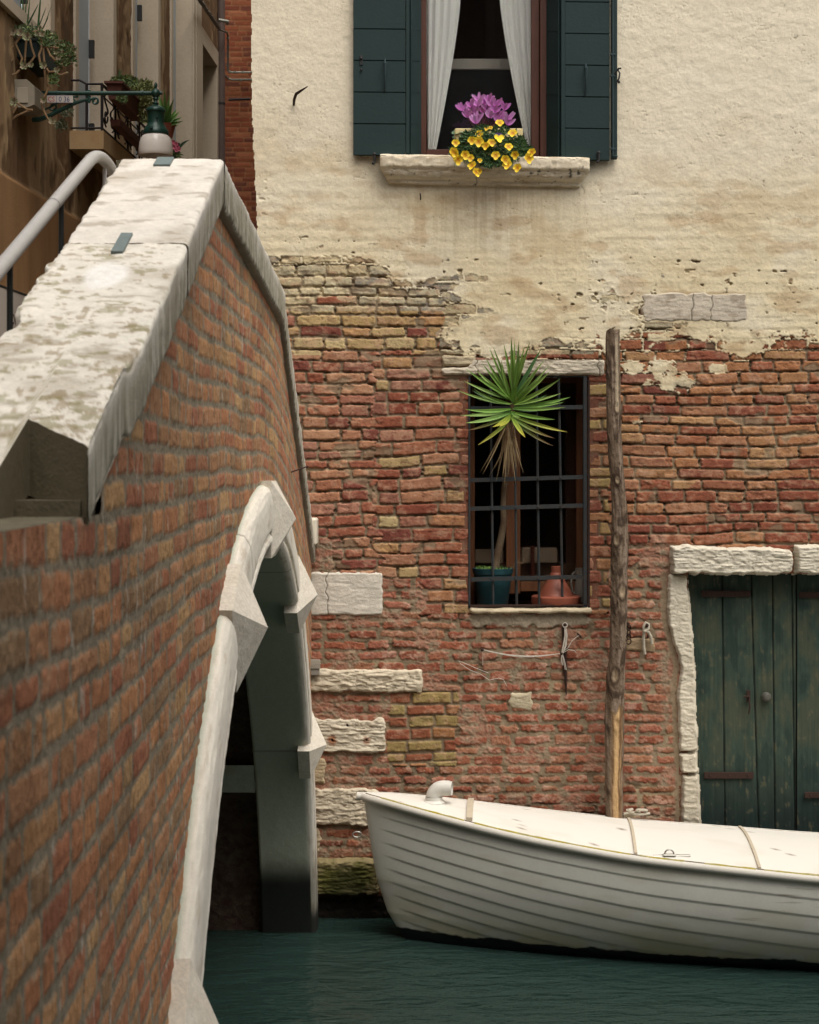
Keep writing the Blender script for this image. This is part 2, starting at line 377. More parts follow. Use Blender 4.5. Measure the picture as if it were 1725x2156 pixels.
    st = fbm(x/130, y/85, 5, 151)
    sc = mixc(sc, A3((212, 188, 146)), .48*sst(.05, .75, st)*sst(120, 420, y))
    sc = mixc(sc, A3((246, 236, 212)), .5*sst(.1, .7, -st))
    drip = fbm(x/7, y/160, 4, 161); ws = np.exp(-((x-1020)/230)**2)*sst(380, 400, y)*sst(640, 420, y)
    sc = mixc(sc, A3((196, 170, 130)), .36*sst(-.1, .6, drip)*ws)
    sc = mixc(sc, A3((186, 150, 108)), .42*sst(.15, .7, fbm(x/55, y/26, 4, 171)+.25*np.exp(-((x-1390)/190)**2-((y-490)/130)**2)-.1*sst(500, 200, y))*sst(250, 480, y))
    sc = mixc(sc, A3((172, 158, 132)), .5*sst(.25, .8, fbm(x/30, y/18, 4, 181))*sst(80, 0, yb-y)*sst(500, 560, y))
    sc = sc*(1+.035*n2+.035*n3+.02*n4)[:, None]
    sc = mixc(sc, A3((120, 98, 76)), np.clip(.55*crack+.5*crack2, 0, 1))
    h = h*(1-S)+np.maximum(hs, h*.6)*S; col = col*(1-S)[:, None]+sc*S[:, None]
    lip = np.exp(-((s-.02)/.10)**2); col = mixc(col, A3((150, 120, 88)), .35*lip)
    # cement under the barred window
    cm = sst(0, .5, (1.05-np.abs((y-1304)/17)-np.maximum(np.abs(x-1115)-118, 0)/16)+.4*n2); h = h*(1-cm)+(.012+.003*n2+.004*np.abs(n3)+.001*n4)*cm
    col = mixc(col, A3((168, 154, 132))*np.ones((n, 1))*(1+.2*n3+.1*n4)[:, None], cm)
    # mortar collar round the door jamb
    cj = sst(0, .6, 1-np.abs(x-np.interp(y, [1210, 1286, 1330, 1401, 1458, 1637, 1730], [1400, 1397, 1404, 1424, 1418, 1428, 1428]))/9+.3*n2)*sst(1200, 1215, y); h = h*(1-cj)+(.006+.002*n2+.001*n3)*cj; col = mixc(col, A3((162, 142, 116))*np.ones((n, 1))*(1+.12*n3)[:, None], cj)
    # mossy, wet foot of the wall
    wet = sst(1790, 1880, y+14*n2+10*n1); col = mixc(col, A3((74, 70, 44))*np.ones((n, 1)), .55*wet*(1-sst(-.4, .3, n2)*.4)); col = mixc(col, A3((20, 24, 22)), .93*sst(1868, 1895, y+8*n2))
    rust = np.exp(-((x-1190-3*n2)/4.2)**2)*sst(1316, 1330, y)*sst(1472, 1400, y); col = mixc(col, A3((52, 34, 26)), np.clip(rust*1.1, 0, .9))
    col = np.clip(col, .004, .95)
    return h.reshape(sh), col.reshape(*sh, 3)

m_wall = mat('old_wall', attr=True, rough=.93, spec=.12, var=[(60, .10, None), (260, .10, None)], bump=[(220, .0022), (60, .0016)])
building = thing('cream_building', (.9, D+.4, 0), 'weathered cream plastered canal house with bare brick lower storey, facing the camera', 'building')
OPEN = [(866, -300, 1178, 331), (987, 790, 1241, 1283), (1449, 1208, 2010, 2100)]
def wall_sheet(name, a, b, c, d, step, hole=None):
    nx = int((b-a)/step)+1; ny = int((d-c)/step)+1
    px, py = np.meshgrid(np.linspace(a, b, nx), np.linspace(c, d, ny))
    h, col = wall_field(px, py)
    X = (px-862.5)*D/F; Z = E+(965-py)*D/F; Y = D-h
    cx = (px[:-1, :-1]+px[1:, 1:])/2; cy = (py[:-1, :-1]+py[1:, 1:])/2
    keep = cx > np.interp(cy, [-900, 0, 230, 300, 350, 400, 450, 560, 3000], [530, 530, 531, 534, 536, 538, 541, 543, 545])+1.5*vn(cy/9, cy*0, 7)
    for (x0, y0, x1, y1) in OPEN: keep &= ~((cx > x0) & (cx < x1) & (cy > y0) & (cy < y1))
    if hole: keep &= ~((cx > hole[0]) & (cx < hole[1]) & (cy > hole[2]) & (cy < hole[3]))
    # push edge vertices beside openings back a little so they close on the reveals
    return grid_mesh(name, X, Y, Z, m_wall, building, cols=col, keep=keep)
wall_sheet('facade', 526, 1960, -50, 2060, 1.75)
wall_sheet('facade_surround', 528, 3000, -1500, 2060, 14, (530, 1955, -46, 2055))
def X_(px, d=D): return (px-862.5)*d/F
def Z_(py, d=D): return E+(965-py)*d/F
m_rev = mat('reveal_plaster', (150, 128, 100), rough=.9, var=[(9, .35, None), (50, .2, None)], bump=(40, .004))
m_revb = mat('reveal_brick', (128, 74, 56), rough=.95, var=[(14, .5, (150, 130, 105)), (60, .3, None)], bump=(30, .006))
m_dark = mat('dark_room', (34, 30, 28), rough=.9)
# side wall and body of the house (left side faces the alley)
mb = MB(); xl = X_(545); mb.add([(xl, D+.002, -1), (xl, 22, -1), (xl, 22, 11), (xl, D+.002, 11)], [(0, 1, 2, 3)]); mb.build('side_wall', mat('side_plaster', (214, 196, 158), rough=.9, var=[(4, .2, None)], bump=(30, .004)), building)
def reveal(x0, y0, x1, y1, dep, m, name='reveal', sill=True):
    a, b, t, u = X_(x0-2), X_(x1+2), Z_(y0-2), Z_(y1+2); y0_, y1_ = D-.006, D+dep; mb = MB(); th = .05
    mb.box((a-th, y0_, u), (a+.002, y1_, t)); mb.box((b-.002, y0_, u), (b+th, y1_, t)); mb.box((a-th, y0_+.001, t-.002), (b+th, y1_, t+th))
    if sill: mb.box((a-th, y0_+.001, u-th), (b+th, y1_, u+.002))
    return mb.build(name, m, building)
reveal(866, -300, 1178, 331, .30, m_rev)
reveal(987, 790, 1241, 1283, .42, m_revb)
reveal(1449, 1208, 2010, 2100, .22, m_revb)

# ---- stones in the wall
m_stone = mat('istrian_stone', attr=True, rough=.8, spec=.2, var=[(70, .10, None), (240, .12, None)], bump=[(160, .0015), (40, .0018)])
def stone(name, x0, y0, x1, y1, depth, parent, seed, lay=1.0, c=(222, 214, 196), rag=2.0, dark=.25, out0=0.0, edgef=None, step=1.6, dplane=D, crackx=None, spots=None, layf=8.0, k=.8):
    nx = int((x1-x0+12)/step)+2; ny = int((y1-y0+12)/step)+2
    px, py = np.meshgrid(np.linspace(x0-6, x1+6, nx), np.linspace(y0-6, y1+6, ny))
    if edgef is None: l, r_, t, b = x0, x1, y0, y1
    else: l, r_, t, b = edgef(px, py)
    l = l+rag*fbm(py/13, py*0, 3, seed); r_ = r_+rag*fbm(py/13, py*0+4, 3, seed+1); t = t+rag*fbm(px/17, px*0, 3, seed+2); b = b+rag*fbm(px/17, px*0+5, 3, seed+3)
    d = np.minimum(np.minimum(px-l, r_-px), np.minimum(py-t, b-py))
    q = np.minimum(px-l, r_-px); w_ = np.minimum(py-t, b-py); d = d-.35*np.maximum(0, 4-np.maximum(q, w_)*.0-np.abs(q-w_))*(np.maximum(q, w_) < 7)
    n = fbm(px/40, py/layf, 4, seed+7); nf = fbm(px/9, py/4, 3, seed+8); ng = vn(px/2.3, py/2.1, seed+9)
    m = sst(-1, 1.2, d); prof = 1-np.clip(1-d/5, 0, 1)**2
    h = depth*prof*m+lay*(.0045*np.abs(n)+.002*nf)*m+.0005*ng+out0
    seam = sst(.05, 0, np.abs(n))*sst(-.3, .3, nf); h -= .003*lay*seam*m
    col = A3(c, k)*np.ones((*px.shape, 3))*(1+.10*n+.06*nf+.03*ng)[..., None]
    col = mixc(col, A3((140, 122, 96), k), np.clip(dark*sst(.15, .7, fbm(px/22, py/12, 4, seed+11))+.5*seam*lay*.5, 0, .9))
    if crackx:
        for cx in crackx:
            ckd = np.abs(px-cx-4*fbm(py/14, py*0, 3, seed+30)); h -= .005*sst(1.6, .3, ckd); col = mixc(col, A3((70, 58, 46), k), .85*sst(1.5, .3, ckd))
    if spots:
        for (sx, sy, sr, cc, am) in spots:
            rr = np.sqrt((px-sx)**2+(py-sy)**2)/sr+.25*nf; col = mixc(col, A3(cc, k), am*sst(1.1, .5, rr))
            if sum(cc) < 120: h -= .012*sst(1, .6, rr)
    h = h*m-(1-m)*.012
    X = (px-862.5)*dplane/F; Z = E+(965-py)*dplane/F
    keep = (d > -2.5)[:-1, :-1]
    return grid_mesh(name, X, dplane-h, Z, m_stone, parent, cols=np.clip(col, .004, .9), keep=keep)
stone('stone_block', 652, 1204, 807, 1296, .020, building, 11, .5, (226, 218, 202), 1.5, .15, crackx=[689])
stone('stone_block', 650, 1408, 890, 1457, .034, building, 12, 2.0, (224, 210, 184), 2.5, .5, layf=6)
stone('stone_block', 650, 1512, 811, 1585, .024, building, 13, 1.9, (226, 214, 190), 4, .45, layf=6, spots=[(700, 1557, 13, (160, 88, 34), .8), (772, 1557, 10, (150, 84, 40), .7), (700, 1557, 3.5, (20, 12, 8), 1), (732, 1526, 3, (20, 16, 14), 1), (772, 1557, 2.4, (20, 12, 8), 1), (732, 1584, 3, (20, 16, 14), 1)])
stone('stone_block', 656, 1660, 800, 1738, .030, building, 14, 2.2, (222, 208, 182), 3, .6, layf=9)
stone('stone_block', 655, 1592, 686, 1652, .020, building, 15, 1.2, (196, 176, 142), 3, .3)
stone('stone_block', 655, 1742, 676, 1800, .016, building, 16, 1.2, (190, 172, 142), 3, .3)
stone('stone_block', 1066, 1455, 1120, 1498, .014, building, 17, .8, (204, 190, 160), 3, .3, edgef=lambda x, y: (1068+np.abs(y-1478)*.35, 1120, 1456+(1110-x).clip(0)*.12, 1497-(1100-x).clip(0)*.2))
stone('stone_block', 1352, 616, 1574, 678, .019, building, 18, .45, (212, 200, 180), 3, .45, crackx=[1457, 1497], layf=5)
stone('timber_block', 1316, 1342, 1380, 1372, .015, building, 19, .8, (172, 148, 116), 2.5, .4, layf=4)
stone('ledge_stone', 664, 1806, 800, 1882, .07, building, 20, 1.6, (158, 144, 104), 3, .4, spots=[(700, 1850, 40, (88, 88, 30), .9), (760, 1840, 36, (96, 98, 34), .85), (735, 1872, 60, (60, 62, 30), .8)])
stone('window_lintel', 926, 764, 1296, 791, .030, building, 21, 1.1, (216, 204, 182), 1.5, .45, crackx=[1003, 1259], layf=6, edgef=lambda x, y: (929, 1274, np.interp(x, [920, 985, 1002, 1060, 1262, 1300], [774, 772, 748, 744, 756, 762]), 791))
stone('lintel_offcut', 930, 748, 1002, 772, .026, building, 22, 1.0, (192, 176, 146), 2, .4)
stone('door_lintel', 1407, 1148, 1660, 1207, .10, building, 23, 1.8, (230, 221, 200), 3, .3, layf=6, edgef=lambda x, y: (1409, 1666, np.interp(x, [1400, 1450, 1600, 1670], [1150, 1146, 1152, 1156]), 1207))
stone('door_lintel', 1669, 1148, 2030, 1207, .10, building, 24, 1.8, (230, 221, 200), 3, .3, layf=6)
jl = lambda y: np.interp(y, [1210, 1286, 1330, 1401, 1458, 1580, 1637, 1730, 1800], [1408, 1403, 1411, 1432, 1426, 1428, 1435, 1434, 1434])
jr = lambda y: np.interp(y, [1210, 1225, 1286, 1330, 1401, 1458, 1580, 1730, 1960], [1443, 1447, 1453, 1458, 1462, 1464, 1467, 1475, 1478])
stone('door_jamb', 1402, 1210, 1478, 1582, .045, building, 25, 1.4, (226, 216, 194), 2, .2, edgef=lambda x, y: (jl(y), jr(y), 1209, 1582), layf=14)
stone('door_jamb', 1402, 1584, 1478, 1626, .045, building, 26, 1.4, (222, 212, 190), 2, .2, edgef=lambda x, y: (jl(y), jr(y), 1584, 1627), layf=14)
stone('door_jamb', 1402, 1628, 1482, 1960, .045, building, 27, 1.4, (216, 206, 184), 2, .3, edgef=lambda x, y: (jl(y), jr(y), 1629, 1990), layf=14)
stone('window_sill', 988, 1279, 1246, 1292, .05, building, 28, .8, (206, 190, 160), 1.2, .3)
# door: vertical planks
m_gwood = mat('green_weathered_boards', attr=True, rough=.75, spec=.25, var=[(120, .25, None)], bump=[(1.0, .004), (26, .003)], stretch=(30, 1, 3))
def planks(x0, x1, y0, y1, seams, parent, yp, base, seed):
    px, py = np.meshgrid(np.arange(x0, x1, 1.8), np.arange(y0, y1, 3.0))
    g = fbm(px/3.2, py/90, 4, seed); b = fbm(px/26, py/60, 4, seed+1); f = fbm(px/8, py/14, 4, seed+2)
    col = A3(base)*np.ones((*px.shape, 3))*(1+.18*g+.10*f)[..., None]
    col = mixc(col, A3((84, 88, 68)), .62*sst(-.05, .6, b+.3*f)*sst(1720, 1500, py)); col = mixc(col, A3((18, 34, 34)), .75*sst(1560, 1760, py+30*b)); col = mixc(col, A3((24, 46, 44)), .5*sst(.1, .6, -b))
    col = mixc(col, A3((112, 104, 78)), .5*sst(.62, .9, f+g*.4))
    h = .0015*g
    for s, k in seams:
        xs = s+(py-1209)*k; dd = np.abs(px-xs); h = h-.012*sst(2.2, .6, dd); col = mixc(col, A3((8, 14, 14)), .9*sst(1.9, .7, dd))
    return grid_mesh('door', (px-862.5)*yp/F, yp-h, E+(965-py)*yp/F, m_gwood, parent, cols=np.clip(col, .003, .5))
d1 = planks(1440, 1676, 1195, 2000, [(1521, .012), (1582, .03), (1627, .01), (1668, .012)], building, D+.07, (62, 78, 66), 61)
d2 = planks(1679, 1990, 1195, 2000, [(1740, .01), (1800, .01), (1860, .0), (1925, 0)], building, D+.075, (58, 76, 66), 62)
mb = MB(); mb.box((X_(1440), D+.09, -.3), (X_(2000), D+.12, Z_(1190))); mb.build('door_back', m_dark, building)
m_rust = mat('rusty_iron', (68, 48, 40), rough=.85, metal=.2, var=[(60, .6, (52, 38, 34))], bump=(90, .002))
m_iron = mat('dark_iron', (48, 54, 56), rough=.6, metal=.4, var=[(50, .4, (78, 62, 52))], bump=(70, .001))
yp = D+.055
for (a, b, c, d, par) in [(1477, 1581, 1244, 1257, d1), (1483, 1587, 1626, 1640, d1), (1683, 1790, 1247, 1259, d2), (1695, 1800, 1668, 1681, d2)]:
    mb = MB(); mb.box((X_(a, yp), yp, Z_(d, yp)), (X_(b, yp), yp+.008, Z_(c, yp)), ch=.002)
    for t in (.12, .5, .88): mb.ball((X_(a+(b-a)*t, yp), yp, Z_((c+d)/2, yp)), .006, 6)
    mb.build('strap_hinge', m_rust, par)
mb = MB(); mb.lathe([(.0, -.03), (.018, -.03), (.026, -.02), (.026, -.006), (.03, 0), (.03, .006)], (X_(1618), yp, Z_(1470)), 16, 'y'); mb.lathe([(0, -.034), (.012, -.033), (.013, -.028)], (X_(1618), yp, Z_(1470)), 12, 'y')
mb.build('door_knob', mat('dull_steel', (118, 116, 108), rough=.45, metal=.5), d1, smooth=True)
mb = MB(); mb.box((X_(1576), yp-.004, Z_(1480)), (X_(1584), yp+.004, Z_(1456))); mb.tube([(X_(1568), yp-.03, Z_(1468)), (X_(1580), yp-.03, Z_(1468)), (X_(1580), yp, Z_(1468))], .005, 6); mb.tube([(X_(1580), yp-.01, Z_(1470)), (X_(1582), yp-.02, Z_(1490)), (X_(1580), yp-.01, Z_(1505))], .005, 6)
mb.build('door_latch', m_rust, d1)

# ---- barred window
def wbox(mb, x0, y0, x1, y1, d0, d1, dd=D, ch=.002, col=None): return mb.box((X_(x0, dd), d0, Z_(y1, dd)), (X_(x1, dd), d1, Z_(y0, dd)), ch=ch, col=col)
win2 = tag(bpy.data.objects.new('window', None)); C.objects.link(win2); win2.parent = building; win2.location = Vector((X_(1114), D+.3, Z_(1280)))-building.location
m_bwood = mat('brown_window_wood', (134, 86, 54), rough=.6, var=[(3, .35, None), (40, .25, None)], bump=(20, .002), stretch=(12, 12, 1))
mb = MB(); yf = D+.30; dd = D+.3
wbox(mb, 975, 780, 1000, 1290, yf, yf+.06, dd); wbox(mb, 1214, 780, 1250, 1290, yf, yf+.06, dd); wbox(mb, 1066, 782, 1084, 1250, yf-.01, yf+.05, dd); wbox(mb, 1085.5, 782, 1096, 1250, yf+.002, yf+.05, dd)
wbox(mb, 1000.5, 782, 1065.5, 806, yf, yf+.05, dd); wbox(mb, 1096.5, 782, 1213.5, 806, yf, yf+.05, dd); wbox(mb, 1000.5, 1225, 1065.5, 1245, yf, yf+.05, dd); wbox(mb, 1096.5, 1225, 1213.5, 1245, yf, yf+.05, dd)
mb.build('frame', m_bwood, win2)
m_glass = mat('window_glass', (255, 255, 255), rough=.02, k=1, spec=.6, Transmission_Weight=1.0, IOR=1.45)
m_glass2 = mat('dusty_glass', (235, 235, 230), rough=.18, k=1, spec=.3, Transmission_Weight=1.0, IOR=1.18)
mb = MB(); wbox(mb, 998, 800, 1068, 1230, yf+.02, yf+.024, dd, 0); mb.build('pane', m_glass2, win2)
mb = MB(); wbox(mb, 1094, 800, 1217, 1230, yf+.02, yf+.024, dd, 0); mb.build('pane', m_glass2, win2)
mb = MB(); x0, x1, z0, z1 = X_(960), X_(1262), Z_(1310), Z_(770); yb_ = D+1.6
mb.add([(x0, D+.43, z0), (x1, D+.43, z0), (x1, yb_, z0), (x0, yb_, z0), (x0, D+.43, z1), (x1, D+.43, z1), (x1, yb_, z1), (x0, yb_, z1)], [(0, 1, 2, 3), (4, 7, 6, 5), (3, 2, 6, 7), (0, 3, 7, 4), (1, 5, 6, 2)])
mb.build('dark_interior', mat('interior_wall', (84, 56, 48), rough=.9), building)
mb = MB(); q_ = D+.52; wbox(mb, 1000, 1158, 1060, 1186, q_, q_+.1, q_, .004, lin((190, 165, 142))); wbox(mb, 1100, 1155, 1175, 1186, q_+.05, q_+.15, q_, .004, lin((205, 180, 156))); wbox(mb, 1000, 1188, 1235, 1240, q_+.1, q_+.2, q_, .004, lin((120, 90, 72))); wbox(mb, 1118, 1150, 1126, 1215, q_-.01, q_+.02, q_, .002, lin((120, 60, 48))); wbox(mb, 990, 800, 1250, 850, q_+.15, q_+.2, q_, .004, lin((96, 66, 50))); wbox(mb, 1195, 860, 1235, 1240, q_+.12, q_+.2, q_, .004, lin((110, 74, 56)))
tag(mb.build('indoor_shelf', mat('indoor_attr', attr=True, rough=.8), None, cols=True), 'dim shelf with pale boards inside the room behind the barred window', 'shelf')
gr = tag(bpy.data.objects.new('window_grille', None)); C.objects.link(gr); gr.parent = building; gr.location = Vector((X_(1114), D-.01, Z_(1280)))-building.location
m_bar = mat('grille_iron', (50, 58, 60), rough=.6, metal=.3, var=[(30, .55, (84, 66, 56)), (8, .35, (50, 66, 72))], bump=(90, .0012))
gy = D+.012
for (xt, xb) in [(1033, 1039), (1083, 1088.5), (1130, 1136), (1177, 1185)]:
    MB().tube([(X_(xt), gy, Z_(792)), (X_((xt*.55+xb*.45)), gy, Z_(1010)), (X_(xb), gy, Z_(1277))], .0085, 4 if xt > 2000 else 6).build('vertical_bar', m_bar, gr)
for (yl, yr, xa, xb) in [(860, 857, 991, 1228), (1011, 1004, 991, 1230), (1071, 1064, 991, 1231), (1220, 1214, 992, 1234)]:
    mb = MB(); z0, z1 = Z_(yl), Z_(yr); a, b = X_(xa), X_(xb); hgt = .0125; f0, f1 = gy-.022, gy-.012
    mb.add([(a, f0, z0-hgt), (b, f0, z1-hgt), (b, f0, z1+hgt), (a, f0, z0+hgt), (a, f1, z0-hgt), (b, f1, z1-hgt), (b, f1, z1+hgt), (a, f1, z0+hgt)], [(0, 1, 2, 3), (7, 6, 5, 4), (0, 4, 5, 1), (3, 2, 6, 7), (0, 3, 7, 4), (1, 5, 6, 2)])
    for xr in (1035, 1085, 1132, 1180): mb.ball((X_(xr), f0, z0+(z1-z0)*(xr-xa)/(xb-xa)), .0065, 6)
    mb.build('flat_bar', m_bar, gr)
mb = MB(); wbox(mb, 986, 792, 990.5, 1280, gy-.03, gy+.02); wbox(mb, 1228, 792, 1236, 1279, gy-.03, gy+.02); wbox(mb, 991, 791, 1228, 794, gy-.02, gy+.02); mb.build('grille_frame', m_bar, gr)
mb = MB(); mb.add([(X_(988), gy-.03, Z_(1278)), (X_(1238), gy-.03, Z_(1275)), (X_(1238), gy-.03, Z_(1272.5)), (X_(988), gy-.03, Z_(1274)), (X_(988), gy+.01, Z_(1278)), (X_(1238), gy+.01, Z_(1275)), (X_(1238), gy+.01, Z_(1272.5)), (X_(988), gy+.01, Z_(1274))], [(0, 1, 2, 3), (7, 6, 5, 4), (0, 4, 5, 1), (3, 2, 6, 7), (0, 3, 7, 4), (1, 5, 6, 2)])
wbox(mb, 1238, 800, 1242, 1284, gy-.03, gy-.022); mb.build('rusty_angle_iron', m_rust, gr)

# ---- upper window
m_shut = mat('shutter_paint', (37, 56, 55), rough=.6, spec=.2, var=[(6, .12, None), (90, .08, None)], bump=[(60, .0012)])
win1 = tag(bpy.data.objects.new('window', None)); C.objects.link(win1); win1.parent = building; win1.location = Vector((X_(1020), D+.2, Z_(330)))-building.location
m_fr = mat('window_frame_wood', (92, 56, 42), rough=.5, var=[(5, .3, None)], stretch=(12, 12, 1), bump=(12, .0015))
dd = D+.14
mb = MB(); wbox(mb, 886, -280, 898, 331, dd, dd+.06, dd); wbox(mb, 1119, -280, 1136, 331, dd, dd+.06, dd); wbox(mb, 1137, -280, 1152, 331, dd-.03, dd+.05, dd); wbox(mb, 898.5, 314, 1118.5, 331, dd+.004, dd+.06, dd); wbox(mb, 898.5, -280, 1118.5, -262, dd+.004, dd+.06, dd); mb.build('frame', m_fr, win1)
mb = MB(); wbox(mb, 896, -270, 1121, 318, dd+.025, dd+.03, dd, 0); mb.build('pane', m_glass, win1)
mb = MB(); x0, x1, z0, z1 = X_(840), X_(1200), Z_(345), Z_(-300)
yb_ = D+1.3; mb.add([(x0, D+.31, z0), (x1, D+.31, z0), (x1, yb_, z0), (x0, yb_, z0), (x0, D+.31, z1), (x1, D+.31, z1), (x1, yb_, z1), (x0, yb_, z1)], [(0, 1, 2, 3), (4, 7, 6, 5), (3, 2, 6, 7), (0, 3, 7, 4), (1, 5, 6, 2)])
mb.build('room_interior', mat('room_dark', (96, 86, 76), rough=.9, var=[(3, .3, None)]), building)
mb = MB(); dq = D+.42; wbox(mb, 845, 147, 1195, 345, dq, dq+.03, dq, 0, lin((22, 28, 30))); wbox(mb, 845, 124, 1195, 147, dq-.01, dq+.03, dq, .005, lin((176, 170, 158))); tag(mb.build('reflection_panel', mat('reflection_attr', attr=True, rough=.85), None, cols=True), 'dark panel with a pale top band, added behind the upper window to imitate a reflection', 'stand_in')  # added panel and band imitate the opposite house reflected in the pane
# curtains
def curtain(xt0, xt1, xb0, xb1, yb0, seed, label):
    dq = D+.235; ny, nx = 60, 90; u, v = np.meshgrid(np.linspace(0, 1, nx), np.linspace(0, 1, ny))
    py = -270+(yb0+270)*v; vv = np.clip((py)/yb0, -.9, 1)
    tt = np.clip(vv, 0, 1)**1.25; l = xt0+(xb0-xt0)*tt; r_ = xt1+(xb1-xt1)*tt
    px = l+(r_-l)*u; fold = np.sin(u*30+seed+1.2*np.sin(v*2+u*3))*.5+np.sin(u*13+seed*2)*.5+.25*fbm(u*9, v*4, 3, int(seed*10))
    Y = dq+.014*fold*(1-.4*tt)
    o = grid_mesh('curtain', (px-862.5)*dq/F, Y, E+(965-py)*dq/F, MATS.get('curtain_cloth') or mat('curtain_cloth', (250, 250, 242), k=.95, rough=.9, var=[(120, .08, None)], bump=(220, .0006), Sheen_Weight=.2), None)
    tag(o, label, 'curtain')
curtain(897, 970, 900, 919, 314, 1.0, 'white curtain draped at the left of the upper window')
curtain(1052, 1121, 1111, 1122, 318, 2.3, 'white curtain draped at the right of the upper window')
# shutters
def shutter(x0, x1, y1L, y1R, yoff, ytop=-280, first=0, stile='r', tilt=0, seed=0):
    mb = MB(); th = .028; pitch = 66.6; d0 = D-yoff
    y = y1L
    rows = []
    while y > ytop: rows.append((y-pitch, y)); y -= pitch
    sl_ = (y1R-y1L)/(x1-x0)
    def zz(px, py): return Z_(py+(px-x0)*sl_, d0)
    for (a, b) in rows:
        g = 1.4; A_, B_ = a+g, b-g*.0
        vs = []
        for dp, ins in ((0, .8), (.005, 0), (th, 0)):
            for (qx, qy) in ((x0+ins, A_+ins), (x1-ins, A_+ins), (x1-ins, B_-ins), (x0+ins, B_-ins)): vs.append((X_(qx, d0), d0+dp, zz(qx, qy)))
        fs = [(0, 3, 2, 1)]+[(i, (i+1) % 4, (i+1) % 4+4, i+4) for i in range(4)]+[(i+4, (i+1) % 4+4, (i+1) % 4+8, i+8) for i in range(4)]
        mb.add(vs, fs)
    mb.add([(X_(x0+1, d0), d0+.006, zz(x0+1, ytop)), (X_(x1-1, d0), d0+.006, zz(x1-1, ytop)), (X_(x1-1, d0), d0+.006, zz(x1-1, y1L-2)), (X_(x0+1, d0), d0+.006, zz(x0+1, y1L-2)),
            (X_(x0+1, d0), d0+th+.003, zz(x0+1, ytop)), (X_(x1-1, d0), d0+th+.003, zz(x1-1, ytop)), (X_(x1-1, d0), d0+th+.003, zz(x1-1, y1L-2)), (X_(x0+1, d0), d0+th+.003, zz(x0+1, y1L-2))], [(0, 3, 2, 1), (4, 5, 6, 7), (0, 4, 7, 3), (1, 2, 6, 5), (3, 7, 6, 2), (0, 1, 5, 4)])
    return mb.build('shutter', m_shut, building)
s1 = shutter(744, 854, 326, 327, .062)
mb = MB(); wbox(mb, 855, -280, 862.5, 327, D-.06, D-.03); sti = mb.build('edge_stile', m_shut, s1)
s2 = shutter(1190, 1284, 335.5, 337, .066)
mb = MB(); wbox(mb, 1180, -280, 1189, 336, D-.064, D-.03); wbox(mb, 1285.2, -280, 1297.5, 338, D-.064, D-.03); mb.build('edge_stile', m_shut, s2)
def inner_shutter(xa, ya, xb, yb, py1a, py1b):   # folded leaf from (xa, depth ya) to (xb, depth yb)
    mb = MB(); n = 0; y = 0; pitch = .193; z1 = Z_(-280); za = E+(965-py1a)*ya/F; zb = E+(965-py1b)*yb/F; z = 0
    xa_, xb_ = X_(xa, ya), X_(xb, yb); tv = Vector((xb_-xa_, yb-ya, 0)).normalized(); nv = Vector((tv.y, -tv.x, 0))*.024
    if (xa_+xb_)/2 > X_(1020): nv = -nv
    while za+z < z1:
        h0 = z+.005; h1 = z+pitch
        vs = [(xa_, ya, za+h0), (xb_, yb, zb+h0), (xb_, yb, zb+h1), (xa_, ya, za+h1)]; vs += [(v[0]-nv.x, v[1]-nv.y, v[2]) for v in vs]
        mb.add(vs, [(0, 1, 2, 3), (7, 6, 5, 4), (0, 4, 5, 1), (3, 2, 6, 7), (0, 3, 7, 4), (1, 5, 6, 2)]); z += pitch
    vs = [(xa_, ya, za+.003), (xb_, yb, zb+.003), (xb_, yb, z1), (xa_, ya, z1)]; off1 = nv*.15; off2 = nv*1.1
    vs = [(v[0]-off1.x, v[1]-off1.y, v[2]) for v in vs]+[(v[0]-off2.x, v[1]-off2.y, v[2]) for v in vs]
    mb.add(vs, [(0, 1, 2, 3), (7, 6, 5, 4), (0, 4, 5, 1), (3, 2, 6, 7), (0, 3, 7, 4), (1, 5, 6, 2)])
    return mb.build('shutter', m_shut, building)
inner_shutter(866, D-.05, 887, D+.10, 330, 328)
inner_shutter(1176, D-.05, 1151, D+.10, 334, 332)
def handle(x, y0, y1, par, hook=False):
    mb = MB(); dy = D-.066
    mb.tube([(X_(x), dy, Z_(y0)), (X_(x), dy-.004, Z_(y0+7)), (X_(x+1), dy-.03, Z_(y0+12)), (X_(x), dy-.03, Z_(y0+30)), (X_(x), dy-.018, Z_(y1-18)), (X_(x), dy-.003, Z_(y1-6)), (X_(x), dy, Z_(y1))], [.006, .007, .009, .008, .007, .006, .004], 6)
    mb.build('handle', MATS['iron_paint'] if 'iron_paint' in MATS else mat('iron_paint', (50, 66, 68), rough=.5, metal=.3), par, smooth=True)
handle(811, 129, 198, s1); handle(1231, 139, 208, s2)
mb = MB(); wbox(mb, 758, 121, 765, 142, D-.068, D-.06); mb.ball((X_(761.5), D-.072, Z_(128)), .009, 8); mb.ball((X_(761.5), D-.072, Z_(152)), .008, 8); mb.build('latch_plate', m_iron, s1)
mb = MB(); mb.tube([(X_(1287), D-.074, Z_(-280)), (X_(1288), D-.074, Z_(332)), (X_(1298), D-.074, Z_(333))], .005, 6)
for yy_ in (120, 165, 318): wbox(mb, 1282, yy_-2, 1293, yy_+2, D-.078, D-.068)
mb.build('locking_bar', MATS['iron_paint'], s2)
mb = MB(); mb.tube([(X_(1292), D-.07, Z_(160)), (X_(1300), D-.08, Z_(150)), (X_(1305), D-.08, Z_(150))], .006, 6); mb.tube([(X_(1298), D-.075, Z_(152)), (X_(1302), D-.08, Z_(160)), (X_(1300), D-.08, Z_(172)), (X_(1296), D-.075, Z_(176))], .005, 6); mb.ball((X_(1300), D-.08, Z_(178)), .01, 8); mb.build('latch', m_iron, s2)
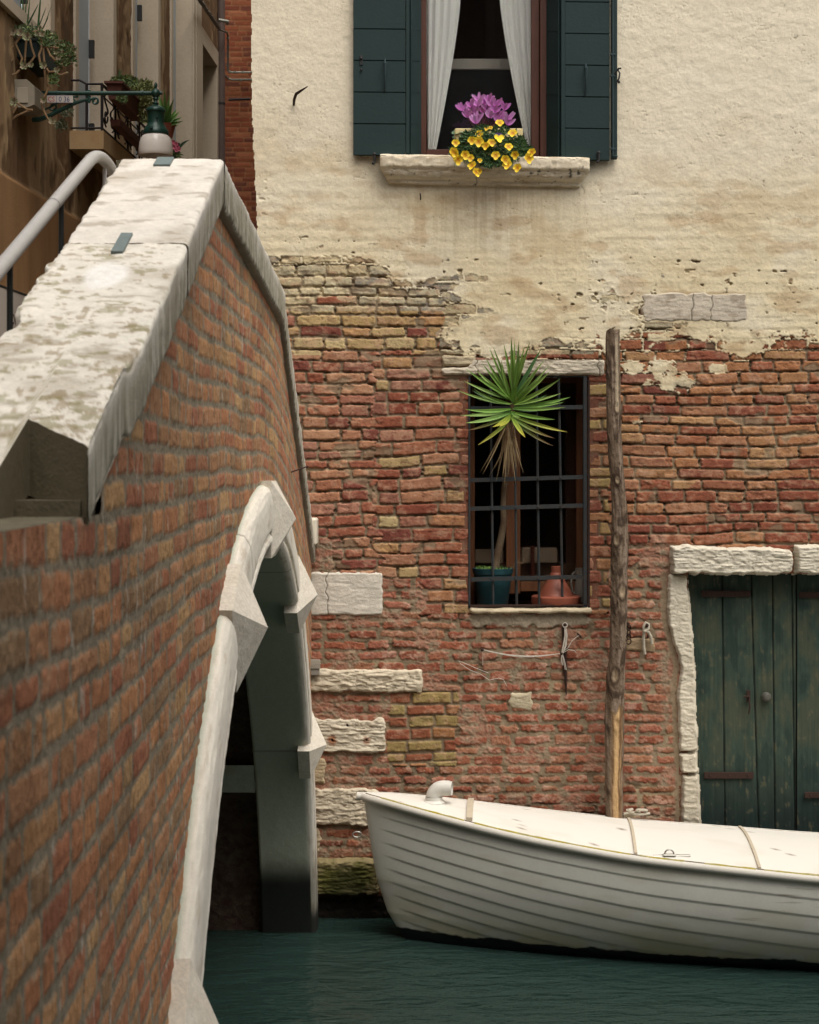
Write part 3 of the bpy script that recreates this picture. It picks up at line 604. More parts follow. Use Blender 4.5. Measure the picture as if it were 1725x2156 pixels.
for (x, y, p) in ((789, 329, building), (1258, 326, building)):
    mb = MB(); mb.tube([(X_(x), D, Z_(y+8)), (X_(x), D-.07, Z_(y+8))], .006, 6); mb.ball((X_(x), D-.075, Z_(y)), .012, 8); mb.tube([(X_(x), D-.075, Z_(y)), (X_(x), D-.078, Z_(y+18))], [.009, .006], 6); mb.ball((X_(x-2), D-.076, Z_(y+19)), .010, 8); mb.build('shutter_stop', m_iron, p)
# moulded stone sill
def sill_mesh():
    ns = 260; prof = [(-.12, .0, 0), (.118, .0, 0), (.128, -.008, 0), (.130, -.016, 0), (.128, -.072, 0), (.120, -.08, 0), (.112, -.083, 0), (.108, -.095, 3), (.098, -.115, 8), (.078, -.133, 12), (.055, -.142, 14), (.05, -.15, 15), (.048, -.162, 16), (.0, -.168, 17)]
    pr = []
    for i in range(len(prof)-1):
        a, b = prof[i], prof[i+1]; k = 5
        for j in range(k): pr.append(tuple(a[q]+(b[q]-a[q])*j/k for q in range(3)))
    pr.append(prof[-1]); pr = np.array(pr); m = len(pr)
    u = np.linspace(0, 1, ns)[None, :]*np.ones((m, 1)); o = pr[:, 0][:, None]*np.ones((1, ns)); zz = pr[:, 1][:, None]*np.ones((1, ns)); ins = pr[:, 2][:, None]*np.ones((1, ns))
    x0 = 801+ins; x1 = 1238-ins*1.1; px = x0+(x1-x0)*u; top = 331+ (px-801)*.017
    nn = fbm(px/22, zz*90, 4, 5); nf = fbm(px/6, zz*300, 3, 6); end = np.minimum(u, 1-u)*437; o2 = o-.02*np.exp(-end/4)*(o > 0)+.0028*nn*(o > .02)+.0012*nf*(o > .02)
    pym = top-zz*F/D
    chip = sst(.35, .7, fbm(px/14, pym/7, 3, 12)); o2 -= .005*chip*(o > .09)
    X = (px-862.5)*D/F; Zc = Z_(top)+zz+.001*nn; Y = D-o2
    col = A3((236, 222, 196))*np.ones((*X.shape, 3))*(1+.08*nn+.06*nf)[..., None]
    col = mixc(col, A3((184, 160, 122)), .6*sst(0, .8, fbm(px/30, zz*60, 4, 8)))
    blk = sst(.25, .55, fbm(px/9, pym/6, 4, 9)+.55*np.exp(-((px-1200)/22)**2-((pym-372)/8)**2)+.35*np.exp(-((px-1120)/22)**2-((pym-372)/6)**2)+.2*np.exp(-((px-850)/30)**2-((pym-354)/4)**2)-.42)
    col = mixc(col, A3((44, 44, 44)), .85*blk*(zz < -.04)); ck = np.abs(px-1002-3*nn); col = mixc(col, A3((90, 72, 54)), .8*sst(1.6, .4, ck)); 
    grid_mesh('window_sill', X, Y, Zc, m_stone, building, cols=np.clip(col, .004, .9), flip=True)
    mb = MB(); mb.box((X_(803), D-.11, Z_(331)-.15), (X_(815), D, Z_(331)-.01)); 
sill_mesh()
mb = MB(); mb.box((X_(806), D-.10, Z_(333)-.075), (X_(1234), D+.02, Z_(341)-.004)); mb.build('sill_core', m_stone, building)
# small ironwork on the wall
mb = MB(); mb.tube([(X_(619), D-.01, Z_(222)), (X_(621), D-.05, Z_(212)), (X_(626), D-.09, Z_(204)), (X_(636), D-.12, Z_(200)), (X_(651), D-.15, Z_(193))], [.007, .009, .01, .008, .003], 6); tag(mb.build('wall_hook', m_rust, None, smooth=True), 'bent rusty iron hook sticking out of the cream plaster left of the shutters', 'hook')
mb = MB(); mb.tube([(X_(886), D-.0, Z_(424)), (X_(886), D-.03, Z_(417)), (X_(885), D-.04, Z_(409))], .004, 5); tag(mb.build('nail', m_rust, None), 'small rusty nail in the plaster below the window sill', 'nail')

# ================================================================ BRIDGE
bridge = thing('brick_bridge', (-.75, 6.9, 0), 'small arched footbridge with orange brick side, white stone arch ring and pale stone parapet capping', 'bridge')
AC, AZ, RI, RO = 6.94, E-3.59, 3.23, 3.465
TOPY = [1.0, 3.13, 5.22, 7.8, 10.0, 10.5]; TOPH = [-.87, .017, .916, .76, -.33, -.58]
def top_h(y): return E+np.interp(y, TOPY, TOPH)
# brick face
ys = [1.2]
while ys[-1] < 10.43: ys.append(ys[-1]+max(.0042, .0011*ys[-1]))
ys = np.array(ys); zs = np.arange(-.3, 3.75, .0055)
Yg, Zg = np.meshgrid(ys, zs)
def bridge_field(Y, Z):
    sh = Y.shape; y = Y.ravel(); z = Z.ravel()
    off = np.where(y > 6.6, -.05*(y-6.6)**2, 0)+np.where(y < 4.5, .012*(4.5-y)**2, 0)
    u = y*345.6; v = -(z-off-E)*345.6/np.interp(y, [2.4, 4.8], [1.20, 1.0])
    dd, T, ci, lx, ly = bricks(u, v, 909, 23.2, [90, 88, 44, 66, 42, 30, 60], 4.2, 1.4, 2.2, 3.0, .07, 1.6, .012)
    c = pal(T, [(204, 138, 88), (196, 126, 82), (206, 152, 100), (184, 108, 74), (178, 126, 84), (208, 164, 110), (174, 96, 68), (196, 138, 96), (188, 120, 84), (156, 122, 86)])
    c = mixc(c, A3((172, 140, 114)), np.full(len(u), .36))*1.22
    a = fbm(u/90, v/60, 4, 301); b = fbm(u/13, v/12, 4, 303); d = fbm(u/4, v/3.6, 3, 305); e = vn(u/1.8, v/1.8, 306)
    streak = fbm(u/2.2, v/20, 3, 309)
    c = c*(1+.12*(T[:, 9]-.5)[:, None]+(.10*b+.12*d+.14*streak)[:, None]); m = sst(-.9, 1.6, dd); prof = 1-np.clip(1-dd/2.4, 0, 1)**2
    c = mixc(c, A3((120, 84, 58)), .5*sst(.3, .8, streak)); c = mixc(c, A3((206, 178, 140)), .3*sst(.35, .8, b))
    mo = A3((164, 152, 130))*(1+.12*b+.2*d+.08*e)[:, None]
    sme = sst(.2, .75, b+.6*a); m2 = m*(1-.6*sme*sst(5, 0, dd))
    h = (.0035+.002*(T[:, 2]-.5)+.0008*b+.0012*d+.0008*streak-.003*sst(.45, .8, streak))*prof*m+(.0012+.0012*b+.0015*d)*(1-m)
    col = mixc(mo, c, m2)
    col = mixc(col, A3((226, 214, 196)), .6*sst(.72, .9, fbm(u/9, v/34, 4, 311)))
    grime = sst(.0, .7, fbm(u/70, v/50, 3, 313)); col = col*(1-.18*grime)[:, None]
    return h.reshape(sh), np.clip(col, .004, .9).reshape(*sh, 3)
hb, cb = bridge_field(Yg, Zg)
cy = (Yg[:-1, :-1]+Yg[1:, 1:])/2; cz = (Zg[:-1, :-1]+Zg[1:, 1:])/2
keep = (cz < np.where(cy < 3.3, 9, top_h(cy)-.05)) & (((cy-AC)**2+(cz-AZ)**2) > (RI+.1)**2) & ~((cy < 3.3) & (cz > E-.106))
grid_mesh('brick_side', -.60+hb, Yg, Zg, m_wall, bridge, cols=cb, keep=keep, flip=False)
# parapet inner body (thickness) and near end
mb = MB(); xi = -.87; cy_ = [3.2, 4.2, 5.22, 6.5, 7.8, 8.9, 10.0, 10.40]
for i in range(7):
    y0, y1 = cy_[i], cy_[i+1]; t0, t1 = float(top_h(y0))-.06, float(top_h(y1))-.06; h0, h1 = t0-.75, t1-.75
    mb.add([(xi, y0, h0), (xi, y1, h1), (xi, y1, t1), (xi, y0, t0)], [(3, 2, 1, 0)])
mb.build('parapet_back', m_revb, bridge)
mb = MB(); mb.box((-1.05, 1.2, .2), (-.606, 3.42, E-.108), ch=.004); mb.box((-.735, 3.15, 2.0), (-.608, 3.45, E-.078)); mb.build('parapet_end', mat('dirty_mortar', (112, 103, 82), rough=.95, var=[(20, .4, None)], bump=(50, .004)), bridge)
# capping slabs
m_cap = mat('capping_stone', attr=True, rough=.85, spec=.2, var=[(45, .10, None), (190, .12, None)], bump=[(150, .0012), (35, .0022)])
def cap_slab(y0, y1, seed, lichen, x0=-.885, x1=-.568, th=.145, notch=0, endnotch=False, rough=1.0, tone=(230, 223, 209)):
    nx, nside = 60, 22; per = []
    # cross-section loop: u across top, down right side, back underneath, up left side
    for i in range(nx): per.append((x0+(x1-x0)*i/(nx-1), 0, 0))
    for i in range(1, nside): per.append((x1, -th*i/(nside-1), 1))
    for i in range(1, nx): per.append((x1+(x0-x1)*i/(nx-1), -th, 2))
    for i in range(1, nside): per.append((x0, -th+th*i/(nside-1), 3))
    per = np.array(per); n = max(int((y1-y0)/.009), 8); yy = np.linspace(y0, y1, n)
    PX_, PZ_, SD = [np.repeat(per[None, :, i], n, 0) for i in range(3)]; YY = np.repeat(yy[:, None], len(per), 1)
    if endnotch: YY = YY-(np.interp(PX_, [-1, -.737, -.731, -.57], [.42, .42, -.135, 0]))*np.clip((y1-YY)/(y1-y0), 0, 1)**6
    r = .014; cx0, cx1 = x0+r, x1-r; qx = np.clip(PX_, cx0, cx1); qz = np.clip(PZ_, -th+r, -r); dx = PX_-qx; dz = PZ_-qz; L = np.sqrt(dx**2+dz**2)+1e-9
    k = np.where((np.abs(dx) > 1e-6) & (np.abs(dz) > 1e-6), r/L, 1); PXr = qx+dx*k; PZr = qz+dz*k
    s1_ = fbm(YY*9, PX_*9+PZ_*9+3, 4, seed); s2_ = fbm(YY*40, (PX_+PZ_)*40, 3, seed+3); s3 = fbm(YY*130, (PX_-PZ_)*130, 2, seed+5)
    PZr = PZr+np.where(SD == 0, .0022*s1_+.0013*s2_+.0006*s3, 0)*rough
    le = np.exp(-(PX_-x0)/.02); PXr = PXr+le*(.013*fbm(YY*10, YY*0, 4, seed+8)+.005*s2_)*rough; 
    re = np.exp(-(x1-PX_)/.02); PXr = PXr+re*(.0022*fbm(YY*8, YY*0+5, 3, seed+9)+.0012*s2_*(SD == 1)+.0016*fbm(YY*45, PZ_*6, 3, seed+19)*(SD == 1))*rough
    if notch: 
        PXr = PXr-re*notch*sst(3.66, 3.52, YY)*(1+.08*s2_); PZr = PZr-re*.02*np.exp(-((YY-3.57)/.03)**2)
    ZZ = top_h(YY)+PZr
    lc = fbm(YY*62+3*s1_, PX_*34, 3, seed+11); lb = fbm(YY*4, PX_*4, 3, seed+12)
    col = A3(tone, .85)*np.ones((*YY.shape, 3))*(1+.05*s1_+.05*s2_)[..., None]
    top = (SD == 0)
    gr_ = sst(-.1, .7, fbm(YY*7, PX_*7, 4, seed+13)); col = mixc(col, A3((184, 174, 156), .85), .62*gr_); col = mixc(col, A3((150, 138, 116), .85), .55*sst(.3, .75, fbm(YY*30+5, PX_*14, 4, seed+21)+.3*s1_)*top)
    if lichen:
        lm = sst(.34, .58, lc+.40*lb-(.16 if lichen < 2 else 0)); col = mixc(col, A3((140, 120, 84), .85), .62*lm*top); lm2 = sst(.4, .6, fbm(YY*44+9, PX_*26, 4, seed+15)+.3*lb); col = mixc(col, A3((126, 120, 66), .85), .55*lm2*top)
        col = mixc(col, A3((246, 242, 236), .85), .8*sst(1.15, .7, np.sqrt(((YY-4.12)/.10)**2+((PX_+.735)/.055)**2)+.15*s1_)*top)
    # side face: rain-streaked
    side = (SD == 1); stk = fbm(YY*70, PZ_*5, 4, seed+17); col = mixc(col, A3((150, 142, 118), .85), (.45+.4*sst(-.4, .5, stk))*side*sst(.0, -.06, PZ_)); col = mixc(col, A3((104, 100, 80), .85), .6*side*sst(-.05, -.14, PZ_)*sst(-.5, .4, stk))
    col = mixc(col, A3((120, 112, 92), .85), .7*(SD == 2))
    V = np.stack([PXr, YY, ZZ], -1); Vn = V.reshape(-1, 3); m = len(per); idx = np.arange(n*m).reshape(n, m); idx = np.concatenate([idx, idx[:, :1]], 1)
    q = np.stack([idx[:-1, :-1], idx[:-1, 1:], idx[1:, 1:], idx[1:, :-1]], -1).reshape(-1, 4)[:, ::-1]
    cc = col.reshape(-1, 3); caps = []; extra = []; ec = []; nb2 = nx-1+nside-1; base = n*m
    for e_, row in ((0, idx[0, :-1]), (1, idx[-1, :-1])):
        tp_ = [row[i] for i in range(nx)]; bt_ = [row[nb2+(nx-1-i)] for i in range(nx)]; st = base+len(extra)
        for v in tp_: extra.append(Vn[v])
        for v in bt_: extra.append(Vn[v])
        for v in range(2*nx): ec.append(A3((112, 103, 82), .85))
        for i in range(nx-1): q4 = (st+i, st+i+1, st+nx+i+1, st+nx+i); caps.append(q4 if e_ == 1 else q4[::-1])
    Fq = np.concatenate([q, np.array(caps)]); Vn = np.concatenate([Vn, np.array(extra)]); cc = np.concatenate([cc, np.array(ec)])
    return link_mesh('capping_slab', Vn, np.ascontiguousarray(Fq), m_cap, bridge, cols=np.clip(cc, .004, .92), smooth=True)
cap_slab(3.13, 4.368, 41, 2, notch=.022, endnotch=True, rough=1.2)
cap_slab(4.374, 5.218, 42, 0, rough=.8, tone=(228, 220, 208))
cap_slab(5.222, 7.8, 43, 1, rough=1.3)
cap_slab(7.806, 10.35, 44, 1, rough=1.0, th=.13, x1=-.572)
mb = MB(); mb.box((-.66, 10.2, E-.52), (-.555, 10.40, E-.36), ch=.01); mb.build('end_stone', mat('end_stone', (220, 210, 190), rough=.8, bump=(60, .003)), bridge)
# iron clamps let into the capping
m_clamp = mat('grey_clamp', (122, 134, 132), rough=.6, metal=.3, var=[(40, .4, (90, 100, 92))], bump=(80, .001))
def strap(p0, p1, wd, th=.006):
    p0 = Vector(p0); p1 = Vector(p1); t = (p1-p0).normalized(); s_ = t.cross(Vector((0, 0, 1))).normalized()*wd/2; u_ = s_.cross(t).normalized()*th
    if u_.z < 0: u_ = -u_
    mb = MB(); mb.add([p0-s_-u_, p1-s_-u_, p1+s_-u_, p0+s_-u_, p0-s_+u_, p1-s_+u_, p1+s_+u_, p0+s_+u_], [(0, 3, 2, 1), (4, 5, 6, 7), (0, 1, 5, 4), (1, 2, 6, 5), (2, 3, 7, 6), (3, 0, 4, 7)]); return mb.build('iron_clamp', m_clamp, bridge)
strap((-.735, 4.285, float(top_h(4.285))+.001), (-.735, 4.44, float(top_h(4.44))+.001), .030)
strap((-.745, 5.13, float(top_h(5.13))+.001), (-.745, 5.218, float(top_h(5.218))+.001), .05)
# stone arch ring (swept profile) -----------------------------------------
m_ring = mat('arch_stone', attr=True, rough=.75, spec=.25, var=[(60, .08, None), (220, .08, None)], bump=[(140, .001), (30, .0014)])
ringprof = [(3.485, -.61), (3.482, -.588), (3.476, -.572), (3.462, -.560), (3.44, -.552), (3.41, -.548), (3.36, -.546), (3.318, -.546), (3.306, -.549), (3.303, -.562), (3.296, -.568), (3.288, -.562), (3.276, -.552), (3.262, -.549), (3.248, -.553), (3.238, -.562), (3.232, -.575), (3.230, -.60), (3.230, -.66), (3.230, -.74), (3.230, -.82), (3.230, -.872), (3.33, -.874)]
def ring_part(name, prof, a0, a1, seed, m, parent, tone=(248, 240, 224), subd=4, amp=.6):
    pr = []
    for i in range(len(prof)-1):
        for j in range(subd): pr.append([prof[i][q]+(prof[i+1][q]-prof[i][q])*j/subd for q in range(2)])
    pr.append(list(prof[-1])); pr = np.array(pr); n = int(abs(a1-a0)*3.3/.012); th = np.linspace(a0, a1, n)
    r = np.repeat(pr[None, :, 0], n, 0); x = np.repeat(pr[None, :, 1], n, 0); T_ = np.repeat(th[:, None], len(pr), 1)
    s = np.repeat(np.arange(len(pr))[None, :]*.012, n, 0)
    n1 = fbm(T_*18, s*14, 4, seed); n2 = fbm(T_*90, s*50, 3, seed+2); out_ = r > 3.43
    r2 = r+amp*(.003*n1+.002*n2)*np.where(out_, 1.6, .5)*(r < 3.48); x2 = x+amp*(.0018*n1+.0014*n2)
    col = A3(tone)*np.ones((*r.shape, 3))*(1+.07*n1+.06*n2)[..., None]; col = mixc(col, A3((186, 162, 128)), .4*sst(.2, .8, fbm(T_*30, s*20, 4, seed+4)))
    z = AZ+r2*np.cos(T_); y = AC+r2*np.sin(T_)
    if name == 'arch_ring': col = mixc(col, A3((196, 204, 184)), .92*sst(-.578, -.60, x))
    # joints between voussoirs
    for ja in (-1.02, -.30, .33, .92): ckd = np.abs(T_-ja)*3.3; x2 = x2-.004*sst(.006, .001, ckd); col = mixc(col, A3((120, 100, 78)), .7*sst(.005, .001, ckd))
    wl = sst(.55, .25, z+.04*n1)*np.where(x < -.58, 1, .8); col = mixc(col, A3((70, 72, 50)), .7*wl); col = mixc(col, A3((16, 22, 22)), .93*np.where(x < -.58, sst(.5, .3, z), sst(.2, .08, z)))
    keep = (z > -.35)[:-1, :-1]
    return grid_mesh(name, x2, y, z, m, parent, cols=np.clip(col, .004, .9), keep=keep)
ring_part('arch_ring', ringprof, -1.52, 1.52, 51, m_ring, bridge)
def soffit(name, r0, x0, x1, a0, a1, m, tone, seed):
    prof = [(r0, x0)]+[(r0, x0+(x1-x0)*t) for t in np.linspace(.05, 1, 12)]; return ring_part(name, prof, a0, a1, seed, m, bridge, tone=tone, subd=3, amp=2)
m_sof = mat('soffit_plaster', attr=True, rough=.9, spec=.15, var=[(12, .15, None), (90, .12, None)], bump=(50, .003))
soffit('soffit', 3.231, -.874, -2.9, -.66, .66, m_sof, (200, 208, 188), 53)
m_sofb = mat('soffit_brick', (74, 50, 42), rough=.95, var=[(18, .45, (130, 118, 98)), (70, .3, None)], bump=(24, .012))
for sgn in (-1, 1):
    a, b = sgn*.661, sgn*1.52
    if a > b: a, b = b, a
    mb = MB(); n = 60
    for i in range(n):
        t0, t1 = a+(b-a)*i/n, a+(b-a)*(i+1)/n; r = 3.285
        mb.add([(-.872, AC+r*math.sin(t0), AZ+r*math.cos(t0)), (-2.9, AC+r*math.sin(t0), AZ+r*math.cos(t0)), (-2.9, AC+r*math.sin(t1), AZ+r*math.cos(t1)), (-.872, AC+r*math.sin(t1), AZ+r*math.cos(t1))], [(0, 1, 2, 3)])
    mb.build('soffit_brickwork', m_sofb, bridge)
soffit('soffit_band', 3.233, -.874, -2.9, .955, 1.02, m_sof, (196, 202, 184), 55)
# deck and body behind the face
mb = MB(); yy = np.linspace(1.2, 10.42, 60)
nst = 26; xs0, xs1 = -.87, -2.75; prev = None
for i in range(nst):
    y0 = 1.2+(10.42-1.2)*i/nst; y1 = 1.2+(10.42-1.2)*(i+1)/nst; z = float(min(top_h((y0+y1)/2), E+.85))-1.0; mb.box((xs1, y0, z-.18), (xs0-.002, y1-.002, z))
mb.build('walkway_steps', mat('walkway_stone', (170, 160, 142), rough=.85, var=[(5, .3, None)], bump=(40, .004)), bridge)
pl_ = [(y, float(min(top_h(y), E+.8))-1.25) for y in np.linspace(1.2, 10.42, 24)]
for half in (-1, 1):
    mb = MB()
    for i in range(23):
        (y0, z0), (y1, z1) = pl_[i], pl_[i+1]; ym = (y0+y1)/2; dz = AZ+math.sqrt(max(3.3**2-(ym-AC)**2, 0)); lo = dz+.03
        if min(z0, z1) > lo and 0 < (ym-AC)*half < 3.2: mb.add([(-2.9, y0, lo), (-2.9, y1, lo), (-2.9, y1, z1), (-2.9, y0, z0)], [(3, 2, 1, 0)])
    if mb.v: mb.build('far_side_wall', m_revb, bridge)

# diamond-point blocks
def diamond(ang, da, seed, prot=.095, r0=3.19, r1=3.50):
    rc = (r0+r1)/2; N_ = 9; mb = MB(); g = lambda r, t, x: (x, AC+r*math.sin(t), AZ+r*math.cos(t))
    base = [(r1, ang-da), (r1, ang+da), (r0, ang+da), (r0, ang-da)]; rng = random.Random(seed); tip = g(rc, ang, -.548-prot+2*prot)
    xb = -.555; vs = []; fs = []
    for i in range(4):     # each facet subdivided so that the stone can be slightly uneven
        (ra, ta), (rb, tb) = base[i], base[(i+1) % 4]
        A_ = Vector(g(ra, ta, xb)); B_ = Vector(g(rb, tb, xb)); T_ = Vector(tip); n = 7; rows = []
        for r in range(n+1):
            row = []
            for c in range(n-r+1):
                p = A_+(B_-A_)*(c/n)+(T_-A_)*(r/n)
                edge_ = (c == 0 or c == n-r or r == 0); p = p+Vector((0 if edge_ else rng.uniform(-.0012, .0012), 0, 0))
                row.append(len(vs)); vs.append(p)
            rows.append(row)
        for r in range(n):
            for c in range(n-r):
                fs.append((rows[r][c], rows[r][c+1], rows[r+1][c]))
                if c < n-r-1: fs.append((rows[r][c+1], rows[r+1][c+1], rows[r+1][c]))
        A2 = Vector(g(ra, ta, -.62)); B2 = Vector(g(rb, tb, -.62)); k = len(vs); vs += [A_, B_, B2, A2]; fs.append((k, k+3, k+2, k+1))
    mb.add(vs, fs); return mb.build('diamond_block', MATS.get('block_stone') or mat('block_stone', (244, 235, 218), rough=.75, spec=.25, var=[(14, .22, (190, 168, 136)), (80, .2, None)], bump=[(120, .0015), (25, .003)]), bridge)
diamond(.008, .034, 1, .085)
diamond(-.43, .044, 2, .088); diamond(.52, .038, 3, .085); diamond(.94, .034, 4, .08); diamond(-.90, .055, 5, .10)
mb = MB(); mb.tube([(-.60, 8.6, 2.73), (-.52, 8.75, 2.76)], .004, 5); tag(mb.build('nail', m_rust, None), 'thin dark nail sticking out of the bridge bricks above the arch', 'nail')
# handrail
rail = thing('handrail', (-1.0, 4.5, 1.6), 'grey tubular metal handrail climbing beside the bridge parapet', 'handrail')
m_rail = mat('grey_rail_paint', (176, 172, 166), rough=.42, spec=.5, var=[(30, .08, None)])
rp = lambda y: (-1.0, y, E+.996-.40*(5.50-y)) if y < 5.5 else (-1.0, y, E+.996-.0*(y-5.5))
pts = [rp(y) for y in np.linspace(2.2, 5.35, 24)]
for t in np.linspace(0, 1, 9):
    a = Vector(rp(5.35)); b = Vector((-1.0, 5.53, E+1.0)); c = Vector((-1.0, 5.74, E+.965)); pts.append(tuple(a*(1-t)**2+b*2*t*(1-t)+c*t*t))
pts += [(-1.0, y, E+.965-.03*(y-5.74)) for y in (6.2, 7, 7.7)]
MB().tube(pts, .0195, 20).build('rail', m_rail, rail, smooth=True)
m_post = mat('dark_post', (58, 62, 62), rough=.5, metal=.4)
for y in (4.27, 4.9, 5.6, 6.3, 7.0):
    z = rp(y)[2]-.02 if y < 5.5 else E+.95; MB().tube([(-1.0, y, z), (-1.0, y, z-.95)], .008 if y != 5.6 else .007, 8).build('post', m_post if y < 5.5 else m_rail, rail, smooth=True)
mb = MB(); mb.lathe([(.0200, 0), (.0205, .001), (.0205, .003), (.0200, .004)], (0, 0, 0), 20, 'y'); 
yj = 4.78; a = math.atan(.40); vs = []
for v in mb.v: 
    y_, z_ = v[1], v[2]; vs.append((v[0]-1.0, yj+y_*math.cos(a)-z_*math.sin(a), rp(yj)[2]+y_*math.sin(a)+z_*math.cos(a)))
mb.v = vs; mb.build('joint_line', m_post, rail)

side = thing('side_shading_house', (-9, 2, 0), 'unseen ochre house added beyond the bridge to block skylight from under the arch', 'building')  # unseen block added to keep sky light out of the arch
mb = MB(); mb.box((-12, -6, -.5), (-6, 10.4, 9)); mb.build('walls', mat('side_ochre', (150, 120, 92), rough=.9, var=[(1.5, .3, None)]), side)
for y in (-3, 0, 3, 6): mb = MB(); mb.box((-6, y, 4.4), (-5.94, y+1, 6.2)); mb.build('window', m_shut, side)
near = thing('near_shading_house', (1.4, 2.6, 1.2), 'unseen ochre house added behind and right of the camera to shade the bridge and darken window reflections', 'building')  # added out of view: shades the near bridge side, darkens the glass
m_ochre = mat('ochre_plaster', (104, 82, 66), rough=.9, var=[(1.2, .35, None), (9, .2, None)], bump=(20, .005))
mb = MB(); mb.box((1.2, -14, 1.2), (9, 2.75, 8.2)); mb.box((-9, -14, 1.2), (1.198, -6.5, 11)); mb.box((1.21, -14, 8.2), (9, -3, 11)); mb.build('walls', m_ochre, near)
for x in (-7, -4.6, -2.2, .0): mb = MB(); mb.box((x, -6.5, 4.6), (x+.9, -6.44, 6.4)); f_ = mb.build('window', m_shut, near)
for x in (2.6, 4.8, 7): mb = MB(); mb.box((x, 2.75, 4.4), (x+.9, 2.81, 6.2)); f_ = mb.build('window', m_shut, near)
# ================================================================ WATER, QUAYS
m_water = mat('canal_water', (50, 72, 66), rough=.05, spec=.5, k=.55, IOR=1.33)
nw = m_water.node_tree; b = nw.nodes['Principled BSDF']
tc = nw.nodes.new('ShaderNodeTexCoord'); prev = None
for (sc_, dist, st, dt) in [((.8, 1.9, 1), .035, 1.7, 3), ((2.0, 4.6, 1), .026, 2.0, 4), ((6, 13, 1), .006, 2.0, 3)]:
    mp = nw.nodes.new('ShaderNodeMapping'); mp.inputs['Scale'].default_value = sc_; mp.inputs['Rotation'].default_value = (0, 0, .12); nw.links.new(tc.outputs['Object'], mp.inputs[0])
    t = nw.nodes.new('ShaderNodeTexNoise'); t.inputs['Scale'].default_value = st; t.inputs['Detail'].default_value = dt; t.inputs['Distortion'].default_value = .8; nw.links.new(mp.outputs[0], t.inputs['Vector'])
    bn = nw.nodes.new('ShaderNodeBump'); bn.inputs['Distance'].default_value = dist; nw.links.new(t.outputs[0], bn.inputs['Height'])
    if prev: nw.links.new(prev, bn.inputs['Normal'])
    prev = bn.outputs[0]
nw.links.new(prev, b.inputs['Normal'])
mb = MB(); mb.add([(-40, -20, 0), (40, -20, 0), (40, 40, 0), (-40, 40, 0)], [(0, 1, 2, 3)]); tag(mb.build('water', m_water, None), kind='structure')
m_pave = mat('paving', (150, 140, 124), rough=.85, var=[(3, .3, None)], bump=(30, .004))
mb = MB(); mb.box((-14, 10.43, -.5), (X_(545)-.004, 30, 1.2)); tag(mb.build('pavement', m_pave, None), kind='structure')
mb = MB(); mb.box((-14, -14, -.5), (.7, .9, 1.2)); mb.box((.702, -14, -.5), (14, 3.6, 1.2)); tag(mb.build('quay', m_pave, None), kind='structure')

# ================================================================ BOAT
boat = thing('moored_boat', (1.3, 9.8, 0), 'white clinker-pattern dinghy with a white covered deck, moored bow to the bridge', 'boat')
B0 = np.array([-.272, 9.98]); ud = np.array([2.58, -.33]); ud = ud/np.linalg.norm(ud); nd = np.array([ud[1], -ud[0]])   # nd: towards the camera
if nd[1] > 0: nd = -nd
LB = 5.6
def sheer(s): return np.interp(s, [0, .34, .95, 1.58, 2.6, 3.4, 4.4, 5.6], [.84, .79, .695, .62, .555, .53, .54, .58])
def hb_(s): s = np.maximum(s, 0); return (.57*(1-np.exp(-s/1.0))+.020*(1-np.exp(-s/.02)))*np.interp(s, [0, 3.6, 5.6], [1, 1, .86])
def stem(z): return np.interp(z, [-.25, -.1, -.02, .045, .156, .35, .49, .71, .84], [.95, .42, .26, .215, .145, .08, .055, .02, 0])
def boat_pt(s, o, z): return np.stack([B0[0]+ud[0]*s+nd[0]*o, B0[1]+ud[1]*s+nd[1]*o, z], -1)
def smooth_sheer(s):
    k = np.array([-.15, -.07, 0, .07, .15]); return sum(sheer(np.clip(s+q, 0, 6)) for q in k)/5
sg = np.concatenate([np.linspace(0, .12, 26)[:-1], np.linspace(.12, LB, 230)]); tg = np.linspace(0, 1, 260)
Sg, Tg = np.meshgrid(sg, tg); zk = -.22
zsr = smooth_sheer(Sg); Zb = zk+(zsr-zk)*(1-Tg); f = (zsr-Zb)/(zsr-zk)
s_act = stem(Zb)*np.exp(-Sg/3.0)+Sg
wid = hb_(Sg)*(1-f**3.0)
pl = (zsr-Zb-.03)/(.076+.0085*np.minimum(Sg, 4)); fr = pl-np.floor(pl)
step = np.where(fr < .84, fr/.84, (1-fr)/.16); fade = sst(.05, .22, Sg)*sst(.0, .3, pl)*(f < .97)
wid2 = wid+.0042*(step-.4)*fade
nz = fbm(s_act*9, Zb*12, 3, 400)
colh = A3((220, 219, 208))*np.ones((*Sg.shape, 3)); grm = fbm(s_act*3, Zb*9, 4, 401); colh = mixc(colh, A3((190, 182, 152)), .35*sst(0, .8, grm)); colh = mixc(colh, A3((206, 190, 130)), .45*sst(.3, .05, Zb+.05*nz)*sst(-.2, .6, nz+.3))
scr = sst(.6, .8, fbm(s_act*5, Zb*60, 4, 403)); colh = mixc(colh, A3((130, 110, 88)), .4*scr*sst(1.6, 2.2, Sg)*(Zb > .3)*(Zb < .5))
colh = mixc(colh, A3((14, 17, 20)), sst(.072, .062, Zb+.012*nz+.006*fbm(s_act*30, Zb*40, 3, 404)))
m_hull = mat('hull_paint', attr=True, rough=.5, spec=.35, var=[(3, .08, None), (60, .05, None)], bump=(90, .0004))
Vs = []; Fs = []; Cs = []; nb = 0
for sgn in (1, -1):
    V = boat_pt(s_act, sgn*wid2, Zb).reshape(-1, 3); q = grid_faces(*Sg.shape)
    if sgn < 0: q = q[:, ::-1]
    Vs.append(V); Fs.append(q+nb); Cs.append(colh.reshape(-1, 3)); nb += len(V)
